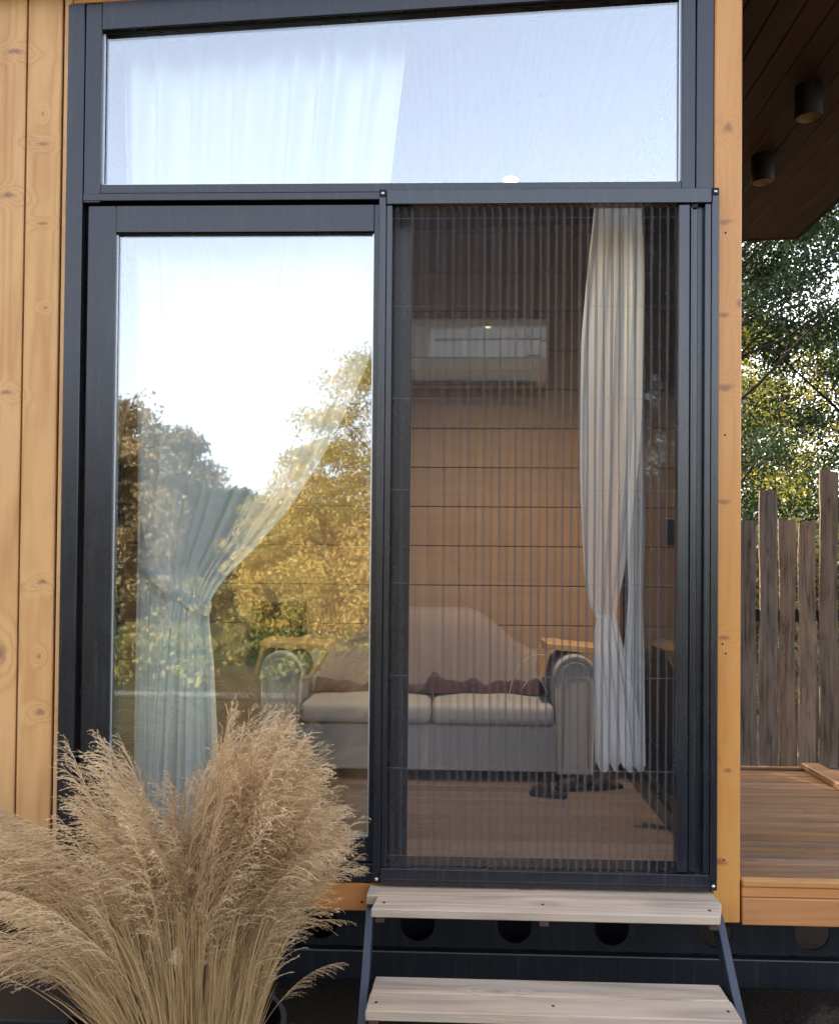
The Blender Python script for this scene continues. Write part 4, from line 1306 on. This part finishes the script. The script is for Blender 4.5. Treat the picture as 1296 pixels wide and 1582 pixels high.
tree('broadleaf_tree', vx(175, 18), -18, 4.2, 1.7, M['leaf_brown'], 'dark brown tree mirrored at the left edge of the door pane', 'tree', 56, G, nclump=150, per=130, leaf=.065, low=.05, trunk_r=.14, clump_r=.42)
tree('broadleaf_tree', vx(340, 26), -26, 3.6, 2.2, M['leaf_green'], 'low blue green tree mirrored between the brown and golden ones', 'tree', 57, G, nclump=140, per=120, leaf=.08, low=.04, trunk_r=.14, clump_r=.5)
for i_, (xx, yy_, hh_, mt) in enumerate([(-9, -20, 5.5, 'leaf_brown'), (-13, -17, 6.5, 'leaf_green'), (8.5, -17, 6.2, 'leaf_gold'), (12.5, -15, 6.8, 'leaf_brown')]):
    tree('broadleaf_tree', xx, yy_, hh_, 2.4, M[mt], ['brown tree far left across the lawn behind the viewer', 'green tree farthest left across the lawn behind the viewer', 'golden tree far right across the lawn behind the viewer', 'brown tree farthest right across the lawn behind the viewer'][i_], 'tree', 60 + i_, None, nclump=110, per=90, leaf=.09, low=.06, clump_r=.6)
cs_ = []; rs_ = []
for k in range(260):
    cs_.append((rg.uniform(-14, 14), rg.uniform(-19.5, -17), rg.uniform(.1, 1.15))); rs_.append(rg.uniform(.3, .5))
tag(leaf_cloud('hedge', cs_, rs_, 110, .06, M['hedge'], None, 78), 'olive scrub row across the lawn, mirrored low in the pane', 'hedge', kind='stuff')

cs_ = []; rs_ = []
for k in range(900):
    cs_.append((rg.uniform(-12, 12), rg.uniform(-17.5, -7.9), rg.uniform(.02, .12))); rs_.append(rg.uniform(.12, .4))
tag(leaf_cloud('meadow_tufts', cs_, rs_, 60, .05, M['hedge'], None, 79, flat=.35), 'rough grass tufts across the lawn, mirrored low in the pane', 'grass', kind='stuff')

# ------------------------------------------------------------------ dry grass bundle in its planter
def grass_mat(name, a, b, trans=.45):
    s = N(name)
    s.t.nodes.remove(s.b)
    g = s.n('ShaderNodeNewGeometry')
    oi = s.n('ShaderNodeObjectInfo').outputs['Random']
    f = s.math('ADD', s.math('MULTIPLY', g.outputs['Random Per Island'], .55), s.math('MULTIPLY', oi, .45))
    c = s.mix(f, a, b)
    di = s.n('ShaderNodeBsdfPrincipled', {'Base Color': c, 'Roughness': .7, 'Specular IOR Level': .2})
    tl = s.n('ShaderNodeBsdfTranslucent', {'Color': c})
    mx = s.n('ShaderNodeMixShader', {0: trans, 1: di.outputs[0], 2: tl.outputs[0]})
    s.t.links.new(mx.outputs[0], s.out.inputs[0])
    return s.m


M['plume'] = grass_mat('dry_plume', (0.86, 0.66, 0.41), (0.42, 0.29, 0.155))
M['culm'] = grass_mat('dry_culm', (0.62, 0.43, 0.21), (0.34, 0.22, 0.10), .15)


def ribbon(pts_, wid, V, F, seed_dir):
    """flat blade along pts (n,3) with half widths wid (n)"""
    n = len(pts_)
    t = np.gradient(pts_, axis=0)
    t /= np.linalg.norm(t, axis=1)[:, None] + 1e-9
    s_ = np.cross(t, seed_dir); s_ /= np.linalg.norm(s_, axis=1)[:, None] + 1e-9
    base = len(V)
    for k in range(n):
        V.append(pts_[k] - s_[k] * wid[k]); V.append(pts_[k] + s_[k] * wid[k])
    for k in range(n - 1):
        a = base + 2 * k
        F.append((a, a + 1, a + 3, a + 2))


def plume_variant(seed, lean, droop):
    """stem of about one metre curving towards +X, feathery panicle on the last part; returns mesh and tip"""
    rg = np.random.default_rng(seed)
    L = 1.0
    n = 26
    s_ = np.linspace(0, 1, n)
    ang = lean * (.12 + 1.0 * s_ ** .8) + droop * np.clip((s_ - .6) / .4, 0, 1) ** 1.6      # from the vertical
    dx = np.sin(ang); dz = np.cos(ang)
    x_ = np.concatenate([[0], np.cumsum((dx[1:] + dx[:-1]) / 2)]) * L / (n - 1)
    z_ = np.concatenate([[0], np.cumsum((dz[1:] + dz[:-1]) / 2)]) * L / (n - 1)
    y_ = .012 * np.sin(s_ * 5 + seed) * s_
    C_ = np.stack([x_, y_, z_], 1)
    V, F = [], []
    cw = np.interp(s_, [0, .65, 1], [.0016, .0011, .0003])
    ribbon(C_, cw, V, F, np.array([0, 1.0, .1]))
    ribbon(C_, cw, V, F, np.array([1.0, 0, .1]))
    nb = 46
    s0 = rg.uniform(.36, .56)
    for k in range(nb):
        q = s0 + (1 - s0) * ((k + rg.uniform(0, .8)) / nb) ** .9
        q = min(q, .995)
        p0 = np.array([np.interp(q, s_, C_[:, j]) for j in range(3)])
        ii = min(int(q * (n - 1)), n - 2)
        tan = C_[ii + 1] - C_[ii]; tan /= np.linalg.norm(tan)
        az = rg.uniform(0, 2 * math.pi)
        pr = (q - s0) / (1 - s0)
        ln = (.125 * (1 - pr) ** .6 + .022) * rg.uniform(.6, 1.25)
        if pr < .12: ln *= .6 + 3 * pr
        side = np.array([math.cos(az), math.sin(az), 0.0]); side -= side @ tan * tan
        side[0] += .9
        side /= np.linalg.norm(side) + 1e-9
        op = rg.uniform(.2, .5)
        d = tan * math.cos(op) + side * math.sin(op)
        m_ = 6
        pts_ = [p0]
        for j in range(m_):
            d = d + np.array([.05, 0, -.115]) * (1 + .3 * rg.normal()) + rg.normal(0, .04, 3)
            d /= np.linalg.norm(d)
            pts_.append(pts_[-1] + d * ln / m_)
        pts_ = np.array(pts_)
        ribbon(pts_, np.linspace(.0011, .0007, m_ + 1), V, F, rg.normal(size=3))
        # spikelets
        ns = max(3, int(ln * 75))
        for j in range(ns):
            f_ = (j + rg.uniform(.2, 1)) / ns * m_ * .98 + .05
            a = int(min(f_, m_ - 1)); fr_ = min(f_, m_) - a
            pp = pts_[a] * (1 - fr_) + pts_[a + 1] * fr_
            dd = pts_[a + 1] - pts_[a]; dd /= np.linalg.norm(dd)
            dd = dd + rg.normal(0, .33, 3); dd /= np.linalg.norm(dd)
            sw_ = np.cross(dd, rg.normal(size=3)); sw_ /= np.linalg.norm(sw_) + 1e-9
            sl_ = rg.uniform(.008, .017)
            w_ = rg.uniform(.0010, .0018)
            b_ = len(V)
            V += [pp, pp + dd * sl_ * .5 + sw_ * w_, pp + dd * sl_, pp + dd * sl_ * .5 - sw_ * w_]
            F.append((b_, b_ + 1, b_ + 2, b_ + 3))
    V = np.array(V)
    return V, np.array(F), C_[-1]


gb = at(292, 1600, -.62)
gbz = .44
gr = empty('dry_grass_bundle', (gb.x, -.62, gbz), 'large bundle of dry beige feathery ornamental grass in front of the left pane', 'dried grass')
variants = []
for k in range(22):
    lean = [0.02, .1, .2, .3, .42, .55, .7, .85, 1.0, 1.15, 1.3][k % 11]
    V, F, tip = plume_variant(100 + k, lean, rng.uniform(.05, .5))
    me = np_mesh('plume', V, F, M['plume'])
    variants.append((V, F, tip, me, math.atan2(tip[0], tip[2])))
# where plume tips reach: (px, py) regions of the photograph with weights
def sample_tip():
    r = random.random()
    if r < .38:      # tall right-leaning group
        t = random.random()
        px = random.triangular(330, 560, 440); lowr = np.interp(px, [330, 380, 450, 500, 560], [1075, 1075, 1100, 1150, 1250])
        py = lowr + abs(random.gauss(0, 1)) * 130
    elif r < .63:    # middle
        px = random.uniform(190, 360); lowr = np.interp(px, [190, 230, 290, 350], [1165, 1185, 1190, 1120]); py = lowr + abs(random.gauss(0, 1)) * 125
    elif r < .72:    # left upright
        px = random.gauss(148, 28); py = 1130 + abs(random.gauss(0, 1)) * 110
    elif r < .90:    # far left drooping
        px = random.uniform(-230, 150); lowr = np.interp(px, [-230, 0, 150], [1190, 1200, 1210]); py = lowr + random.random() ** .8 * 330
    else:            # low right arching
        px = random.uniform(455, 565); py = 1215 + (px - 455) * .35 + random.random() * 110
    return px, py


extraV, extraF, nv_ = [], [], 0
NPL = 520
for k in range(NPL):
    px, py = sample_tip()
    Y = -.62 + random.gauss(-.02, .14)
    Y = min(max(Y, -1.05), -.16)
    tp = at(px, py, Y)
    an = random.uniform(0, 2 * math.pi); rr_ = .135 * math.sqrt(random.random())
    side = 1 if tp.x > gb.x else -1
    b = Vector((gb.x + rr_ * math.cos(an) * .9 + side * .03, -.62 + rr_ * math.sin(an), gbz + random.uniform(-.06, .02)))
    d = tp - b
    hd_ = math.hypot(d.x, d.y); ang = math.atan2(hd_, d.z)
    cand = sorted(variants, key=lambda v: abs(v[4] - ang))[:4]
    V, F, tip, me, ta = random.choice(cand)
    sc_ = d.length / math.hypot(tip[0], tip[2])
    az = math.atan2(d.y, d.x)
    rotm = Matrix.Rotation(az, 4, 'Z') @ Matrix.Rotation(ang - ta, 4, 'Y')
    xs_c = random.uniform(.85, 1.15)
    if k < 300:
        o = link('plume', me, gr, b)
        o.rotation_euler = rotm.to_euler()
        o.scale = (sc_, sc_ , sc_)
    else:
        W = V @ (np.array(rotm.to_3x3()).T) * sc_ + np.array(b)
        extraV.append(W); extraF.append(F + nv_); nv_ += len(W)
o = link('plume_mass', np_mesh('plume_mass', np.concatenate(extraV), np.concatenate(extraF), M['plume']), gr)
o['kind'] = 'stuff'
# bare culms and straw leaves filling the foot of the bundle
V, F = [], []
rg = np.random.default_rng(31)
for k in range(2000):
    an = rg.uniform(0, 2 * math.pi); rr_ = .15 * math.sqrt(rg.uniform())
    b = np.array([gb.x + rr_ * math.cos(an), -.62 + rr_ * math.sin(an), gbz - .05])
    ln = rg.uniform(.25, .62)
    out = np.array([math.cos(an) * (rr_ / .15) * 1.0 + rg.normal(0, .12), math.sin(an) * .6 * (rr_ / .15) + rg.normal(0, .1), 0])
    out[0] *= 1.0 if out[0] < 0 else .42
    pts_ = []
    for t in np.linspace(0, 1, 7):
        pts_.append(b + np.array([0, 0, 1]) * ln * (t - .12 * t * t) + out * ln * (.10 * t + .45 * t * t))
    wid = np.full(7, rg.uniform(.0005, .0015)); wid[-1] = .0002; wid[-2] *= .6
    ribbon(np.array(pts_), wid, V, F, np.array([rg.normal(), 1.5, rg.normal()]))
o = link('straw', np_mesh('straw', np.array(V), np.array(F), M['culm']), gr)
o['kind'] = 'stuff'
# a few long loose blades
for (pts_px) in [[(415, 1425), (450, 1418), (490, 1422), (522, 1446)], [(408, 1500), (425, 1478), (442, 1468), (450, 1470)], [(405, 1460), (430, 1440), (452, 1425), (478, 1432)]]:
    V, F = [], []
    pts_ = np.array([list(at(a_, b_, -.6)) for a_, b_ in pts_px])
    tt = np.linspace(0, 3, 10)
    pp = np.stack([np.interp(tt, range(4), pts_[:, j]) for j in range(3)], 1)
    ribbon(pp, np.linspace(.0014, .0004, 10), V, F, np.array([0, 1.0, 0]))
    link('loose_blade', np_mesh('loose_blade', np.array(V), np.array(F), M['culm']), gr)

pt = empty('planter', (gb.x, -.62, 0), 'black round planter holding the dry grass bundle at the bottom left', 'planter')
MB().lathe([(.0, .0), (.15, .0), (.155, .01), (.215, .50), (.222, .505), (.222, .53), (.210, .53), (.205, .50), (.19, .42), (0, .42)], (0, 0, 0), 48).build('bowl', M['pot'], pt, (gb.x, -.62, 0), smooth=False)
p2 = at(60, 1560, -.35)
bx = empty('planter_box', (p2.x, -.35, 0), 'black square planter box behind the grass at the lower left corner', 'planter')
m = MB().hexa([(p2.x - .40, -.5, 0), (p2.x + .12, -.5, 0), (p2.x + .12, -.14, 0), (p2.x - .40, -.14, 0), (p2.x - .44, -.53, .46), (p2.x + .15, -.53, .46), (p2.x + .15, -.11, .46), (p2.x - .44, -.11, .46)], .004)
m.build('box', M['pot'], bx)
MB().box(p2.x - .45, p2.x + .16, -.54, -.10, .461, .485, .004).build('rim', M['pot'], bx)
